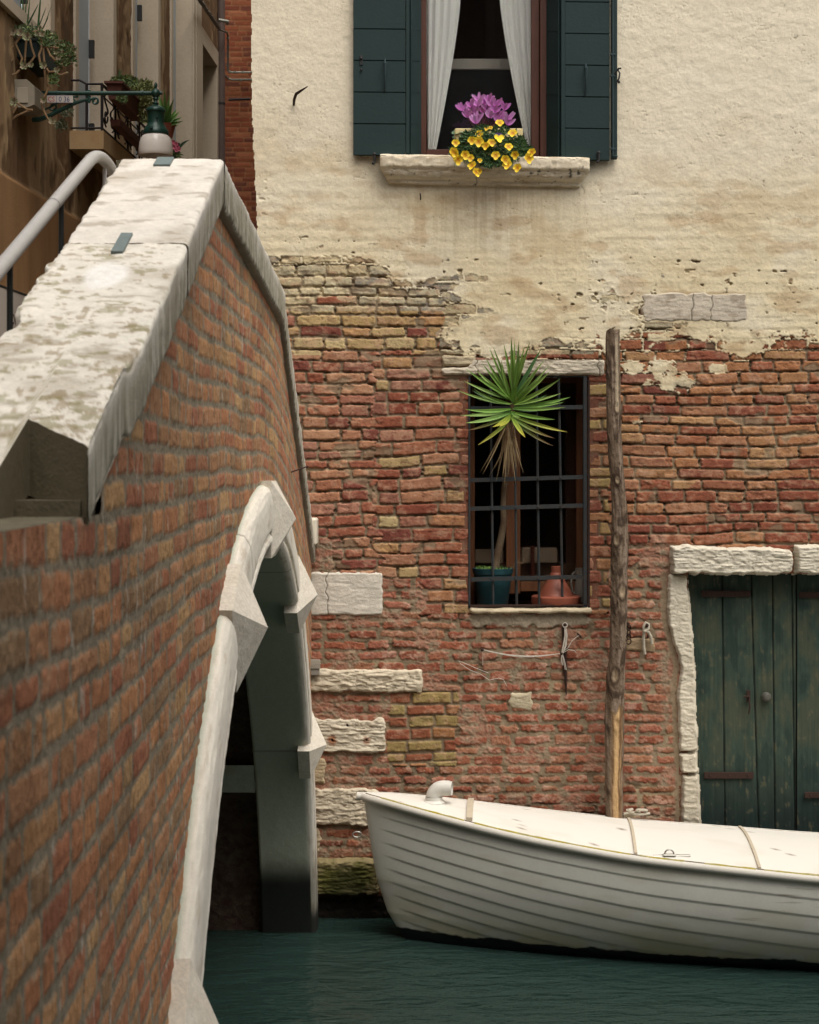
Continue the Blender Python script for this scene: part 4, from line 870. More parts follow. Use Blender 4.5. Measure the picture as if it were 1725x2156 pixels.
link_mesh('hull', np.concatenate(Vs), np.ascontiguousarray(np.concatenate(Fs)[:, ::-1]), m_hull, boat, cols=np.concatenate(Cs), smooth=True)
m_white = mat('white_paint', (232, 226, 214), rough=.55, spec=.3, var=[(3.5, .08, (206, 196, 176)), (70, .06, None)], bump=(50, .0006))
# rub rail both sides
for sgn in (1, -1):
    s_ = np.concatenate([np.linspace(-.035, .2, 16)[:-1], np.linspace(.2, LB, 60)]); o = sgn*(hb_(s_)+.006); z = smooth_sheer(s_)
    pts = boat_pt(s_, o, z-.010); MB().tube([tuple(p) for p in pts], .017, 10, flat=1.3).build('rub_rail', m_white, boat, smooth=True)
# deck: slightly cambered, in one piece; with raised edge board
sg2 = np.linspace(.015, LB-.05, 150); ug = np.linspace(-1, 1, 41); S2, U2 = np.meshgrid(sg2, ug); w2 = np.maximum(hb_(S2)-.018, .002); z2 = smooth_sheer(S2)+.012+.038*(1-U2**2)*np.minimum(w2/.4, 1)
cold = A3((228, 223, 212), .85)*np.ones((*S2.shape, 3)); cold = mixc(cold, A3((206, 198, 180), .85), .25*sst(.1, .8, fbm(S2*5, U2*4, 4, 410))); cold = mixc(cold, A3((110, 84, 60), .85), .8*sst(.95, 1.02, fbm(S2*20, U2*9, 3, 411)))
V = boat_pt(S2, U2*w2, z2+.0008*fbm(S2*30, U2*20, 2, 412)); 
grid_mesh('deck_cover', V[..., 0], V[..., 1], V[..., 2], mat('deck_paint', attr=True, rough=.55, spec=.3, bump=(60, .0006)), boat, cols=cold)
mb = MB()
for sgn in (1, -1):
    for i in range(len(sg2)-1):
        s0, s1_ = sg2[i], sg2[i+1]; q = []
        for (s, dz) in ((s0, -.005), (s1_, -.005), (s1_, .013), (s0, .013)): q.append(tuple(boat_pt(np.array(s), np.array(sgn*max(hb_(np.array(s))-.018, .002)), smooth_sheer(np.array(s))+dz)))
        mb.add(q, [(0, 1, 2, 3)])
mb.build('deck_edge', mat('deck_edge_wood', (150, 138, 118), rough=.8, var=[(20, .4, (196, 186, 166))]), boat)
m_yel = mat('yellow_seal', (192, 176, 40), rough=.7, var=[(14, .75, (190, 182, 156)), (60, .3, None)])
for (a, b) in ((.12, .62), (.68, 1.55), (1.6, 1.84), (1.95, 2.22), (2.26, 2.75), (2.8, 4.5)):
    s_ = np.linspace(a, b, 20); pts = boat_pt(s_, hb_(s_)+.002, smooth_sheer(s_)+.010+.002*fbm(s_*20, s_*0, 2, 5)); MB().tube([tuple(p) for p in pts], .0085, 6).build('edge_seal', m_yel, boat, smooth=True)
m_bat = mat('batten_wood', (206, 192, 168), rough=.7, var=[(20, .3, (160, 142, 116))])
for sb, wid_, hh in ((.63, .034, .02), (1.56, .016, .012), (2.22, .016, .012), (2.86, .016, .012)):
    mb = MB(); us = np.linspace(-1, 1, 24); w_ = float(hb_(np.array(sb)))-.012; rows = []
    for ds in (-wid_/2, wid_/2):
        for dz in (0, hh): rows.append([tuple(boat_pt(np.array(sb+ds+.02*u), np.array(u*w_), smooth_sheer(np.array(sb))+.010+.038*(1-u*u)*min(w_/.4, 1)+dz)) for u in us])
    b0 = 0; vs = [p for r in rows for p in r]; n = 24; fs = []
    for i in range(n-1):
        for (p, q) in ((0, 1), (1, 3), (3, 2), (2, 0)): fs.append((p*n+i, q*n+i, q*n+i+1, p*n+i+1))
    fs += [(0, n, 3*n, 2*n), (n-1, 3*n-1, 4*n-1, 2*n-1)]; mb.add(vs, fs); mb.build('deck_batten', m_bat, boat)
# vent cowl
vc = boat_pt(np.array(.42), np.array(.03), smooth_sheer(np.array(.42))+.03); vc = Vector(vc)
mb = MB(); mb.lathe([(.066, -.01), (.066, .0), (.058, .008), (.05, .012), (.049, .03)], vc, 24)
el = [vc+Vector((.058*(1-math.cos(t)), -.01*(1-math.cos(t)), .03+.052*math.sin(t))) for t in np.linspace(0, math.pi/2, 12)]
el = [Vector((p.x, p.y, p.z)) for p in el]; e2 = el[-1]+Vector((.035, -.006, 0)); el.append(e2)
mb.tube(el, [.044]*13, 24, cap=False); dr = (el[-1]-el[-2]).normalized(); mb.tube([e2-dr*.004, e2-dr*.004, e2+dr*.014, e2+dr*.014], [.044, .050, .050, .040], 24, cap=False); mb.tube([e2+dr*.013, e2-dr*.05], [.040, .040], 24, cap=False)
mb.tube([e2-dr*.045, e2-dr*.05], .040, 24)
cw = mb.build('vent_cowl', mat('white_plastic', (230, 226, 216), rough=.4, var=[(12, .1, None)]), boat, smooth=True)
# shackle plate and bow ring
q = Vector(boat_pt(np.array(1.76), np.array(float(hb_(np.array(1.76)))-.05), smooth_sheer(np.array(1.76))+.03)); m_chrome = mat('steel_fitting', (170, 168, 160), rough=.35, metal=.8)
mb = MB(); mb.box(q+Vector((-.035, -.015, -.012)), q+Vector((.035, .015, .0)), ch=.003); mb.tube([q+Vector((.024*math.cos(t), -.005, .022*math.sin(t)+.004)) for t in np.linspace(-.2, math.pi+.2, 12)], .0045, 6); mb.box(q+Vector((-.09, .0, -.016)), q+Vector((.12, .03, -.008)), ch=.003); mb.build('deck_shackle', m_chrome, boat)
mb = MB(); c = Vector(boat_pt(np.array(-.012), np.array(0.), np.array(.60))); mb.tube([c+Vector((-.022+.026*math.cos(t), 0, .016*math.sin(t))) for t in np.linspace(0, 2*math.pi, 14)], .004, 6); mb.build('bow_ring', m_chrome, boat)
mb = MB(); q = Vector(boat_pt(np.array(1.55), np.array(-float(hb_(np.array(1.55)))+.03), smooth_sheer(np.array(1.55))+.045)); rr = random.Random(4)
mb.tube([q+Vector((.10*t-.02+.02*math.sin(t*14), .02*math.cos(t*11), .016+.012*math.sin(t*9))) for t in np.linspace(0, 1, 30)], .009, 6); mb.tube([q+Vector((-.04+.16*t, .015*math.sin(t*8), .0)) for t in np.linspace(0, 1, 16)], .008, 6)
m_rope = mat('pale_rope', (206, 196, 176), rough=.9, var=[(80, .25, None)], bump=(200, .001))
tag(mb.build('mooring_rope', m_rope, None, smooth=True), 'pale rope bundle lying on the far edge of the boat deck', 'rope')

# ================================================================ MOORING POLE
pole_c = [(1291, 696, 14.5), (1291, 760, 14.8), (1292, 830, 15.2), (1293, 900, 15), (1295, 940, 15.5), (1300, 1008, 14.6), (1305, 1075, 16), (1306, 1136, 18.2), (1304, 1200, 17), (1303, 1298, 17), (1300, 1380, 17), (1296, 1436, 19), (1294, 1490, 20), (1294, 1560, 19.5), (1293, 1640, 18.5), (1294, 1720, 18), (1295, 1800, 18), (1296, 2010, 18)]
dp = D-.16; nzp = 520; nth = 72; pyv = np.linspace(696, 2010, nzp); cxv = np.interp(pyv, [p[1] for p in pole_c], [p[0] for p in pole_c]); rv = np.interp(pyv, [p[1] for p in pole_c], [p[2] for p in pole_c])
sm_ = lambda a: np.convolve(np.pad(a, 12, 'edge'), np.ones(25)/25, 'valid')
cxv, rv = sm_(cxv), sm_(rv); TH, PYp = np.meshgrid(np.linspace(0, 2*np.pi, nth+1), pyv); CX, RR = np.repeat(cxv[:, None], nth+1, 1), np.repeat(rv[:, None], nth+1, 1)
def cyl(f, *a): # periodic noise by blending
    return f(np.cos(TH)*a[0]+50, PYp/a[1]+np.sin(TH)*a[0], 4, a[2])
kn = cyl(fbm, 1.3, 26, 500); gr2 = fbm(np.cos(TH)*5+np.sin(TH)*3, PYp/60+np.sin(TH)*5, 4, 501); fl = cyl(fbm, 5, 7, 502); bt = cyl(fbm, 9, 5, 505)
bark = sst(1478, 1500, PYp+18*kn); strip_ = bark*sst(-.25, .25, np.cos(TH+1.25)+.25*gr2+.35-.9*sst(1500, 1700, PYp)*.6)   # stripped pale wood on the right lower part
ang = TH; side_r = sst(-.9, -.1, -np.abs(((ang-4.95+np.pi) % (2*np.pi))-np.pi)+.25*gr2); strip_ = bark*side_r
gash = sst(.35, .1, np.abs(((ang-5.2+np.pi) % (2*np.pi))-np.pi)+.1*gr2)*sst(700, 720, PYp)*sst(872, 850, PYp)
rad = RR*(1+.06*kn+.055*gr2+.035*fl+.03*bt-.16*strip_-.06*gash)
knots = [(5.1, 858, 6), (4.2, 1136, 7), (5.0, 1245, 8), (4.5, 1420, 8), (4.6, 1010, 5), (4.9, 1520, 7)]
colp = A3((126, 108, 90))*np.ones((*TH.shape, 3))*(1+.22*gr2+.2*fl)[..., None]
colp = mixc(colp, A3((66, 52, 42)), .8*sst(.05, .5, kn+.35*fl)); colp = mixc(colp, A3((164, 146, 130)), .55*sst(.15, .65, gr2-.3*kn)); colp = mixc(colp, A3((50, 38, 30)), .8*sst(.42, .7, bt)*sst(1600, 1450, PYp))
for (ka, ky, kr) in knots:
    da = (((ang-ka+np.pi) % (2*np.pi))-np.pi)*RR; q = np.sqrt(da**2+((PYp-ky)*.5)**2)/kr; rad += RR*.10*np.exp(-(q-1)**2*4)-RR*.08*(q < .5); colp = mixc(colp, A3((190, 168, 138)), .7*sst(.9, .5, q)); colp = mixc(colp, A3((60, 44, 34)), .7*np.exp(-(q-1.15)**2*20))
wood = A3((206, 170, 122))*np.ones((*TH.shape, 3))*(1+.25*fbm(TH*6, PYp/200, 4, 510)+.1*fl)[..., None]; colp = mixc(colp, wood, strip_*.95); colp = mixc(colp, A3((198, 180, 152)), .75*gash)
ed_ = np.exp(-((strip_-.5)/.2)**2)*bark; colp = mixc(colp, A3((96, 62, 40)), .7*ed_)
sc_ = dp/F; Xp = (CX-862.5)*sc_+rad*sc_*np.cos(TH); Yp = dp+rad*sc_*np.sin(TH); Zp = E+(965-PYp)*sc_+(PYp < 700)*.01*np.cos(TH*3)
pole = thing('mooring_pole', (float(X_(1294, dp)), dp, 0), 'tall crooked bark-covered wooden pole standing against the brick wall behind the boat', 'pole')
grid_mesh('shaft', Xp, Yp, Zp, mat('bark', attr=True, rough=.95, spec=.1, var=[(90, .2, None)], bump=[(120, .003), (40, .004)]), pole, cols=np.clip(colp, .004, .8), flip=False)
mb = MB(); mb.add([(Xp[0, i], Yp[0, i], Zp[0, i]-.002) for i in range(nth)], [tuple(range(nth))]); mb.build('cut_top', mat('cut_wood', (110, 94, 76), rough=.9, var=[(30, .4, None)]), pole)

# ================================================================ HOUSES BEYOND THE BRIDGE
def xw(d, off=0): return -(3.3-.038*d)+off
def wp(d, off, z): return (xw(d, off), d, z)
def dpx(px, off=0): return (3.3-off)/((862.5-px)/F+.038)
brown = thing('brown_house', (-2.8, 16, 1.2), 'old brown plastered house with tall stone framed openings at the left beyond the bridge', 'building')
OPN = [(11.9, 13.2, 6.03, 12), (14.15, 15.5, 5.40, 12), (16.5, 17.7, 5.40, 12), (18.6, 19.96, 4.4, 12), (20.6, 21.75, 4.4, 7.8)]
dg = np.arange(7.5, 21.95, .022); zg = np.arange(1.2, 9.6, .024); Dg, Zg2 = np.meshgrid(dg, zg)
n1 = fbm(Dg*1.3, Zg2*1.1, 5, 600); n2 = fbm(Dg*9, Zg2*4, 4, 601); n3 = fbm(Dg*5, Zg2*1.0, 4, 602); n4 = fbm(Dg*30, Zg2*18, 3, 603)
peel = sst(-.05, .12, n1+.35*n2)*(Zg2 > 4.8); hh = .012*(1-peel)+.004*n2+.003*n4
cb2 = A3((150, 124, 94))*np.ones((*Dg.shape, 3)); cb2 = mixc(cb2, A3((176, 150, 116)), sst(.0, .6, n3)); cb2 = mixc(cb2, A3((112, 86, 62)), .85*peel); cb2 = mixc(cb2, A3((78, 60, 46)), .6*sst(.3, .8, n2+.5*n3)); cb2 = cb2*(1+.12*n4)[..., None]
dado = Zg2 < 4.79+.012*n2; cd = A3((160, 124, 88))*np.ones((*Dg.shape, 3))*(1+.16*n3+.06*n2)[..., None]; cb2[dado] = cd[dado]; hh = np.where(dado, .03+.001*n2, hh)
cdm, czm = (Dg[:-1, :-1]+Dg[1:, 1:])/2, (Zg2[:-1, :-1]+Zg2[1:, 1:])/2; keep = np.ones(cdm.shape, bool)
for (a, b, c, d) in OPN: keep &= ~((cdm > a) & (cdm < b) & (czm > c) & (czm < d))
m_plr = mat('brown_plaster', attr=True, rough=.95, spec=.1, bump=[(50, .004), (160, .002)])
grid_mesh('facade', xw(Dg, hh), Dg, Zg2, m_plr, brown, cols=np.clip(cb2, .004, .8), keep=keep, flip=True)
m_jamb = mat('jamb_stone', (206, 190, 168), rough=.8, var=[(4, .2, (170, 150, 124)), (40, .12, None)], bump=(50, .002), k=.8)
m_leaf = mat('pale_blue_door', (168, 178, 186), rough=.45, var=[(2, .15, None)])
def qbox(mb, d0, d1, o0, o1, z0, z1):
    vs = [wp(d0, o0, z0), wp(d1, o0, z0), wp(d1, o1, z0), wp(d0, o1, z0), wp(d0, o0, z1), wp(d1, o0, z1), wp(d1, o1, z1), wp(d0, o1, z1)]
    return mb.add(vs, [(0, 1, 2, 3), (4, 7, 6, 5), (0, 4, 5, 1), (1, 5, 6, 2), (2, 6, 7, 3), (3, 7, 4, 0)])
m_gap = mat('dark_gap', (42, 40, 36), rough=.9)
for i, (a, b, c, d) in enumerate(OPN):
    zt = min(d, 9.6)
    mb = MB(); qbox(mb, a-.12, a, -.2, .022, c, zt); qbox(mb, b, b+.13, -.2, .022, c, zt)
    if c > 5.9: qbox(mb, a-.3, b+.3, -.2, .05, c-.09, c-.002)
    if d < 9: qbox(mb, a-.12, b+.13, -.2, .024, d+.001, d+.20)
    j = mb.build('stone_frame', m_jamb, brown)
    mb = MB(); qbox(mb, a+.001, b-.001, -.24, -.205, c, zt); wn = mb.build('window' if i in (0, 4) else 'door', m_gap, brown)
    if i != 4:
        mb = MB(); qbox(mb, a+.002, b-.16, -.203, -.165, c+.01, zt-.01); mb.build('door_leaf', m_leaf, wn)
        for z in (c+.25, c+1.0, c+1.9): mb = MB(); qbox(mb, b-.17, b-.13, -.17, -.12, z, z+.16); mb.build('hinge', m_iron, wn)
mb = MB(); qbox(mb, 20.1, 20.46, -.1, .03, 4.4, 9.6); mb.build('stone_pier', m_jamb, brown)
mb = MB(); qbox(mb, 13.9, 19.2, .002, .28, 5.32, 5.47); slab = mb.build('balcony_slab', mat('slab_stone', (186, 160, 120), rough=.85, var=[(2.5, .5, (168, 116, 62)), (9, .3, (140, 120, 94))], bump=(40, .003)), brown)
m_blk = mat('wrought_iron', (40, 34, 34), rough=.6, metal=.3)
mb = MB(); zb, zt = 5.50, 5.86
def T(a, b, r=.009, n=5): mb.tube([a, b], r, n)
ro = .255
T(wp(13.95, ro, 5.47), wp(13.95, ro, zt), .013); T(wp(13.95, ro-.125, 5.47), wp(13.95, ro-.125, zt), .012); T(wp(13.95, 0, zt+.03), wp(13.95, ro-.18, zt+.03), .010); T(wp(13.95, ro-.18, zt+.03), wp(13.95, ro-.125, zt), .01); T(wp(13.95, ro-.125, zt), wp(13.95, ro, zt), .01); T(wp(13.95, 0, zb), wp(13.95, ro, zb), .009)
T(wp(13.95, ro, zt), wp(19.1, ro, zt), .012); T(wp(13.95, ro, zb), wp(19.1, ro, zb), .010); T(wp(13.95, ro, zb+.27), wp(19.1, ro, zb+.27), .007)
dd_ = 13.95; k = 0
while dd_ < 19:
    T(wp(dd_, ro, zb), wp(dd_, ro, zt), .010)
    for sg_ in (0, 1):
        c0 = dd_+.16+sg_*.24; pts = [wp(c0+.085*math.sin(t*2.2)*(1-.3*t/4)*(1 if sg_ else -1), ro, zb+.04+.27*t/4.2) for t in np.linspace(0, 4.2, 22)]; mb.tube(pts, .008, 4)
        pts = [wp(c0+(.02+.012*t)*math.cos(t*1.6), ro, zb+.13+(.02+.012*t)*math.sin(t*1.6)) for t in np.linspace(0, 4, 16)]; mb.tube(pts, .007, 4)
    dd_ += .52
mb.build('balcony_railing', m_blk, brown, smooth=True)
# poster
poster = thing('poster', wp(12.2, .035, 3.2), 'pale poster board with thin dark lettering on the brown house beyond the handrail', 'poster')
mb = MB(); qbox(mb, 11.2, 12.78, .032, .052, 3.0, 3.985); mb.build('board', mat('poster_board', (206, 194, 184), rough=.7), poster)
mb = MB(); qbox(mb, 11.19, 12.79, .050, .054, 3.975, 3.99); mb.build('board_edge', m_iron, poster)
def text(name, s, size, m, parent, origin, ux, uz, thick=.0006, ysc=1.0):
    cu = bpy.data.curves.new(name, 'FONT'); cu.body = s; cu.size = size; cu.extrude = thick; cu.align_x = 'LEFT'; cu.resolution_u = 4
    to = bpy.data.objects.new(name, cu); C.objects.link(to); me = bpy.data.meshes.new_from_object(to.evaluated_get(bpy.context.evaluated_depsgraph_get())); bpy.data.objects.remove(to)
    v = np.zeros(len(me.vertices)*3); me.vertices.foreach_get('co', v); v = v.reshape(-1, 3); ux = np.array(ux); uz = np.array(uz); un = np.cross(ux, uz)
    W = np.array(origin)[None]+v[:, :1]*ux[None]*ysc+v[:, 1:2]*uz[None]+v[:, 2:]*un[None]; fs = [tuple(p.vertices) for p in me.polygons]
    return link_mesh(name, W, fs, m, parent)
m_ink = mat('dark_ink', (70, 60, 56), rough=.8)
tv = np.array([.038, 1, 0])/math.sqrt(1+.038**2)
text('lettering', 'DI', .105, m_ink, poster, wp(11.97, .0535, 3.745), tv, (0, 0, 1), ysc=1.1); text('lettering', 'CO', .085, m_ink, poster, wp(12.33, .0535, 3.865), tv, (0, 0, 1), ysc=1.1)
# red brick house closing the alley
redh = thing('brick_house', (-1.9, 22.2, 1.2), 'dull red brick house closing the alley between the brown and the cream houses', 'building')
xg = np.arange(-2.7, -1.3, .011); zg = np.arange(1.2, 9.4, .011); Xg, Zg3 = np.meshgrid(xg, zg); u_, v_ = (Xg*345.6).ravel(), (-Zg3*345.6).ravel()
dd1, T1, ci1, _, _ = bricks(u_, v_, 707, 22.4, [86, 60, 44, 86], 3.0, 1.0, 3, 2, .04, 0, .01); c1_ = pal(T1, [(148, 84, 58), (156, 92, 64), (140, 76, 54), (166, 104, 74), (132, 72, 54), (120, 70, 56)])
e1 = fbm(u_/20, v_/8, 4, 708); c1_ = c1_*(1+.15*e1+.1*(T1[:, 9]-.5))[:, None]; m1 = sst(-1, 2, dd1); c1_ = mixc(A3((158, 110, 78))*np.ones((len(u_), 1)), c1_, m1*.95)
grid_mesh('facade', Xg, 22.2-(.004*m1+.0015*e1).reshape(Xg.shape), Zg3, m_wall, redh, cols=np.clip(c1_, .004, .8).reshape(*Xg.shape, 3))
m_pipe = mat('brown_pipe', (98, 82, 76), rough=.5, var=[(4, .15, None)])
pipe = thing('downpipe', (-2.42, 21.9, 1.2), 'dark brown round downpipe in the corner between the brown and red brick houses', 'pipe')
MB().tube([(-2.42, 21.9, 1.2), (-2.42, 21.9, 9.5)], .052, 16).build('pipe', m_pipe, pipe, smooth=True)
mb = MB(); p = P(465.5, 218, 21.9); mb.tube([(-2.42, 21.9, p.z-.012), (-2.42, 21.9, p.z+.012)], .057, 16); mb.tube([(-2.48, 21.9, p.z), (-2.53, 21.95, p.z-.02)], .01, 5); mb.build('pipe_clip', m_iron, pipe)
m_cab = mat('grey_conduit', (138, 138, 126), rough=.5, metal=.3, var=[(12, .3, None)])
def cable(pts, r, label, mm=m_cab, bands=()):
    mb = MB(); q = [P(*p) for p in pts]; mb.tube(q, r, 6)
    for b in bands: c = P(*b); mb.ball(c, r*1.7, 6)
    tag(mb.build('conduit', mm, None, smooth=True), label, 'cable')
cable([(461, 42, 21.6), (480, 45, 21.6), (479, 49, 21.7)], .022, 'short grey conduit stub sticking out beside the downpipe')
cable([(461, 61, 21.6), (478, 68, 21.75), (480, 75, 21.9), (480, 148, 22.1), (484, 152, 22.1), (550, 152, 22.1)], .013, 'pale conduit bending down and along the red brick wall, the upper one', bands=[(480, 80, 21.9), (480, 99, 22), (480, 118, 22.1), (480, 137, 22.1), (484, 151, 22.1), (495, 152, 22.1), (512, 152, 22.1)])
cable([(473, 158, 22), (480, 165, 22.1), (488, 167.5, 22.1), (550, 167.5, 22.1)], .013, 'pale conduit curving along the red brick wall, the lower one', bands=[(507, 168, 22.1)])
cable([(482, 209.5, 22.1), (527, 208, 22.1)], .016, 'black horizontal bar below the conduits on the red brick wall', m_blk)
mb = MB(); rr = random.Random(3)
for k in range(5):
    pts = []
    for t in np.linspace(0, 1, 26):
        px = 412+50*t; py = -14+74*t; pts.append(P(px+rr.uniform(-.6, .6)+2.2*math.sin(t*24+k*1.7), py+2.6*math.cos(t*24+k*1.7), dpx(px, .1)))
    mb.tube(pts, .014, 5)
tag(mb.build('cable_bundle', mat('cable_dark', (78, 74, 66), rough=.6, var=[(14, .5, (150, 146, 130))]), None, smooth=True), 'twisted grey cable bundle running down the brown house towards the downpipe', 'cable')
# meter box
mbx = thing('meter_box', wp(12.3, .07, 5.31), 'grey beige meter box on the brown house at the left edge behind trailing stems', 'box')
mb = MB(); z0, z1 = 5.31, 5.51
vs = [wp(12.2, 0, z0), wp(12.2, .10, z0), wp(12.2, .155, z0+.02), wp(12.2, .155, z1-.05), wp(12.2, .10, z1), wp(12.2, 0, z1)]; vb = [wp(12.5, 0, z0), wp(12.5, .10, z0), wp(12.5, .155, z0+.02), wp(12.5, .155, z1-.05), wp(12.5, .10, z1), wp(12.5, 0, z1)]
mb.add(vs+vb, [(5, 4, 3, 2, 1, 0)]+[(i, (i+1) % 6, (i+1) % 6+6, i+6) for i in range(6)]+[(6, 7, 8, 9, 10, 11)]); mb.build('case', mat('meter_case', (156, 146, 128), rough=.6, var=[(8, .2, None)]), mbx)
mb = MB(); mb.box(Vector(wp(12.19, .03, z0+.03)), Vector(wp(12.2, .11, z1-.06)), ch=.002); mb.build('lid', mat('meter_lid', (168, 158, 140), rough=.6), mbx)
# ---- street lamp
lamp = thing('street_lamp', (-2.80, 12.7, 5.1), 'green cast iron wall lamp with scrolled bracket and ribbed glass bowl above the parapet', 'lamp')
m_grn = mat('lamp_green', (24, 68, 58), rough=.42, spec=.5, metal=.1, var=[(25, .25, None)], bump=(60, .0006))
DL = 12.7; s_ = .34*DL/F
mb = MB(); mb.tube([P(50, 196, DL), P(322, 196, DL)], .0165, 12)
for px in (120, 187, 300): mb.tube([P(px-3, 196, DL), P(px+3, 196, DL)], .021, 12)
mb.build('arm', m_grn, lamp, smooth=True)
mb = MB(); mb.tube([P(x, y, DL) for x, y in ((40, 236), (48, 245), (65, 252), (82, 251), (101, 245), (130, 230), (160, 216), (180, 210), (201, 207))], [.012, .016, .019, .019, .018, .016, .014, .012, .012], 8)
def spiral(cx, cy, r0, r1, a0, a1, rad): mb.tube([P(cx+(r0+(r1-r0)*t)*math.cos(a0+(a1-a0)*t), cy+(r0+(r1-r0)*t)*math.sin(a0+(a1-a0)*t), DL) for t in np.linspace(0, 1, 26)], rad, 6)
spiral(53, 259, 10, 3, -2.2, 5.5, .010); spiral(80, 222, 12, 3, 1.6, -5, .009); spiral(200, 213, 8, 3, -1.5, 4.2, .009); spiral(112, 224, 9, 3, 2.6, -3.6, .008); spiral(150, 212, 8, 3, .6, -4.6, .007)
mb.tube([P(52, 196, DL), P(50, 262, DL)], .018, 8); mb.tube([P(187, 190, DL), P(187, 216, DL)], .014, 8); mb.tube([P(60, 240, DL), P(80, 236, DL), P(105, 226, DL), P(140, 206, DL), P(165, 203, DL)], .008, 6)
mb.build('bracket_scroll', m_grn, lamp, smooth=True)
prof = [(4, 510), (10, 522), (11, 535), (5, 545), (14, 552), (24, 562), (30, 575), (27, 590), (15, 602), (19, 612), (11, 622), (12, 632), (19, 640), (13, 648), (26, 655), (44, 662), (58, 674), (62, 684), (61, 690), (55, 694), (52, 700), (51, 760), (54, 772), (62, 784), (66, 792), (73, 800), (79, 812), (82, 826), (80, 832), (70, 833)]
lc = P(328, 0, DL); lx, ly = P(328, 100, DL).x, DL
mb = MB(); mb.lathe([(r*s_, E+(965-y*.34)*DL/F) for r, y in prof], (lx, ly, 0), 32); mb.ball((lx+.02, ly-.052*1.4, E+(965-735*.34)*DL/F), .008, 8); mb.box((lx-.012-.02, ly-.11, E+(965-812*.34)*DL/F), (lx+.012-.02, ly-.085, E+(965-795*.34)*DL/F), ch=.003)
mb.tube([P(330, 196, DL), P(342, 195, DL)], .014, 8)
mb.build('lamp_head', m_grn, lamp, smooth=True)
m_gl = mat('ribbed_glass', (236, 228, 220), rough=.18, k=.95, spec=.6, Transmission_Weight=.18, IOR=1.3, bump=(8, .001)); 
mb = MB(); n = 96
for sgn in (0,):
    pg = [(70, 833), (84, 846), (94, 862), (100, 885), (104, 915), (105, 940), (105, 955), (101, 963), (95, 964), (98, 950), (98, 915), (94, 888), (86, 866), (70, 848)]
    mb.lathe([(r*s_, E+(965-y*.34)*DL/F) for r, y in pg], (lx, ly, 0), n)
vv = []
for i, v in enumerate(mb.v):
    k = i % n; f_ = 1+.010*(1 if k % 2 else -1); vv.append((lx+(v[0]-lx)*f_, ly+(v[1]-ly)*f_, v[2]))
mb.v = vv; mb.build('glass_bowl', m_gl, lamp, smooth=True)
mb = MB(); mb.ball((lx, ly, E+(965-880*.34)*DL/F), .035, 12, sc=(1, 1, 1.5)); mb.build('bulb', mat('opal_bulb', (225, 222, 214), rough=.4), lamp, smooth=True)
plate = thing('number_plate', P(126, 216, DL-.02), 'small white plate reading CS 0 36 under the arm of the green street lamp', 'sign')
mb = MB(); a, b = P(99, 216, DL-.03), P(154, 200.5, DL-.022); mb.box(a, b, ch=.001); mb.build('plate', mat('enamel_white', (222, 212, 202), rough=.4), plate)
mb = MB(); mb.box(P(118.6, 216, DL-.0315), P(119.4, 200.5, DL-.0302)); mb.box(P(99, 200.9, DL-.0315), P(154, 200.5, DL-.0302)); mb.box(P(99, 216, DL-.0315), P(154, 215.6, DL-.0302)); mb.build('divider_line', mat('blue_enamel', (50, 70, 130), rough=.5), plate)
text('lettering', 'CS', .054, mat('red_enamel', (190, 60, 52), rough=.5), plate, P(101, 213.5, DL-.0308), (1, 0, 0), (0, 0, 1), ysc=.80)
text('lettering', '0 36', .054, MATS['blue_enamel'], plate, P(123.5, 213.5, DL-.0308), (1, 0, 0), (0, 0, 1), ysc=.86)

# ================================================================ PLANTS
m_pl = mat('leaves', attr=True, rough=.55, spec=.3, var=[(60, .15, None)])
m_wood = mat('stem_brown', attr=True, rough=.85, spec=.1, var=[(80, .3, None)], bump=(150, .001))
def G(c): return lin(c, .85)
rr = random.Random(11)
# -- yucca behind the bars
YP = D+.10
yuc = thing('potted_yucca', (X_(1040), D+.13, Z_(1276)), 'yucca with spiky green crown leaning out through the window bars, in a dark green pot', 'potted plant')
zp0, zp1 = Z_(1275, YP), Z_(1197, YP); xc = X_(1039, YP)
mb = MB(); mb.lathe([(0, 0), (.088, 0), (.095, .01), (.118, zp1-zp0-.035), (.124, zp1-zp0-.034), (.128, zp1-zp0-.002), (.120, zp1-zp0), (.112, zp1-zp0-.02), (0, zp1-zp0-.02)], (xc, D+.155, zp0), 32); mb.build('pot', mat('green_plastic', (34, 72, 78), rough=.5, var=[(9, .3, None)]), yuc, smooth=True)
tr = [(1043, 1198, .15), (1049, 1165, .15), (1056, 1130, .13), (1061, 1100, .12), (1060, 1065, .11), (1061, 1033, .09), (1066, 1000, .05), (1072, 940, -.0), (1077, 890, -.05), (1080, 850, -.08)]
pts = [P(a, b, D+c) for a, b, c in tr]; mb = MB(); mb.tube(pts, [.026, .024, .022, .020, .0175, .0165, .016, .016, .017, .014], 12, cols=[G((112, 92, 72)) if i % 2 else G((134, 116, 94)) for i in range(10)]); mb.build('trunk', m_wood, yuc, smooth=True, cols=True)
mb = MB(); q_ = rr
for i in range(170):
    a = q_.uniform(0, 6.28); r = q_.uniform(.02, .105); c = Vector((xc+r*math.cos(a), D+.155+r*math.sin(a), zp1-.014)); 
    mb.leaf(c, c+Vector((q_.uniform(-.02, .02), q_.uniform(-.02, .02), q_.uniform(.008, .03))), .012, n=2, c0=G((70, 110, 50)), c1=G((120, 150, 70)))
mb.build('small_weeds', m_pl, yuc, cols=True)
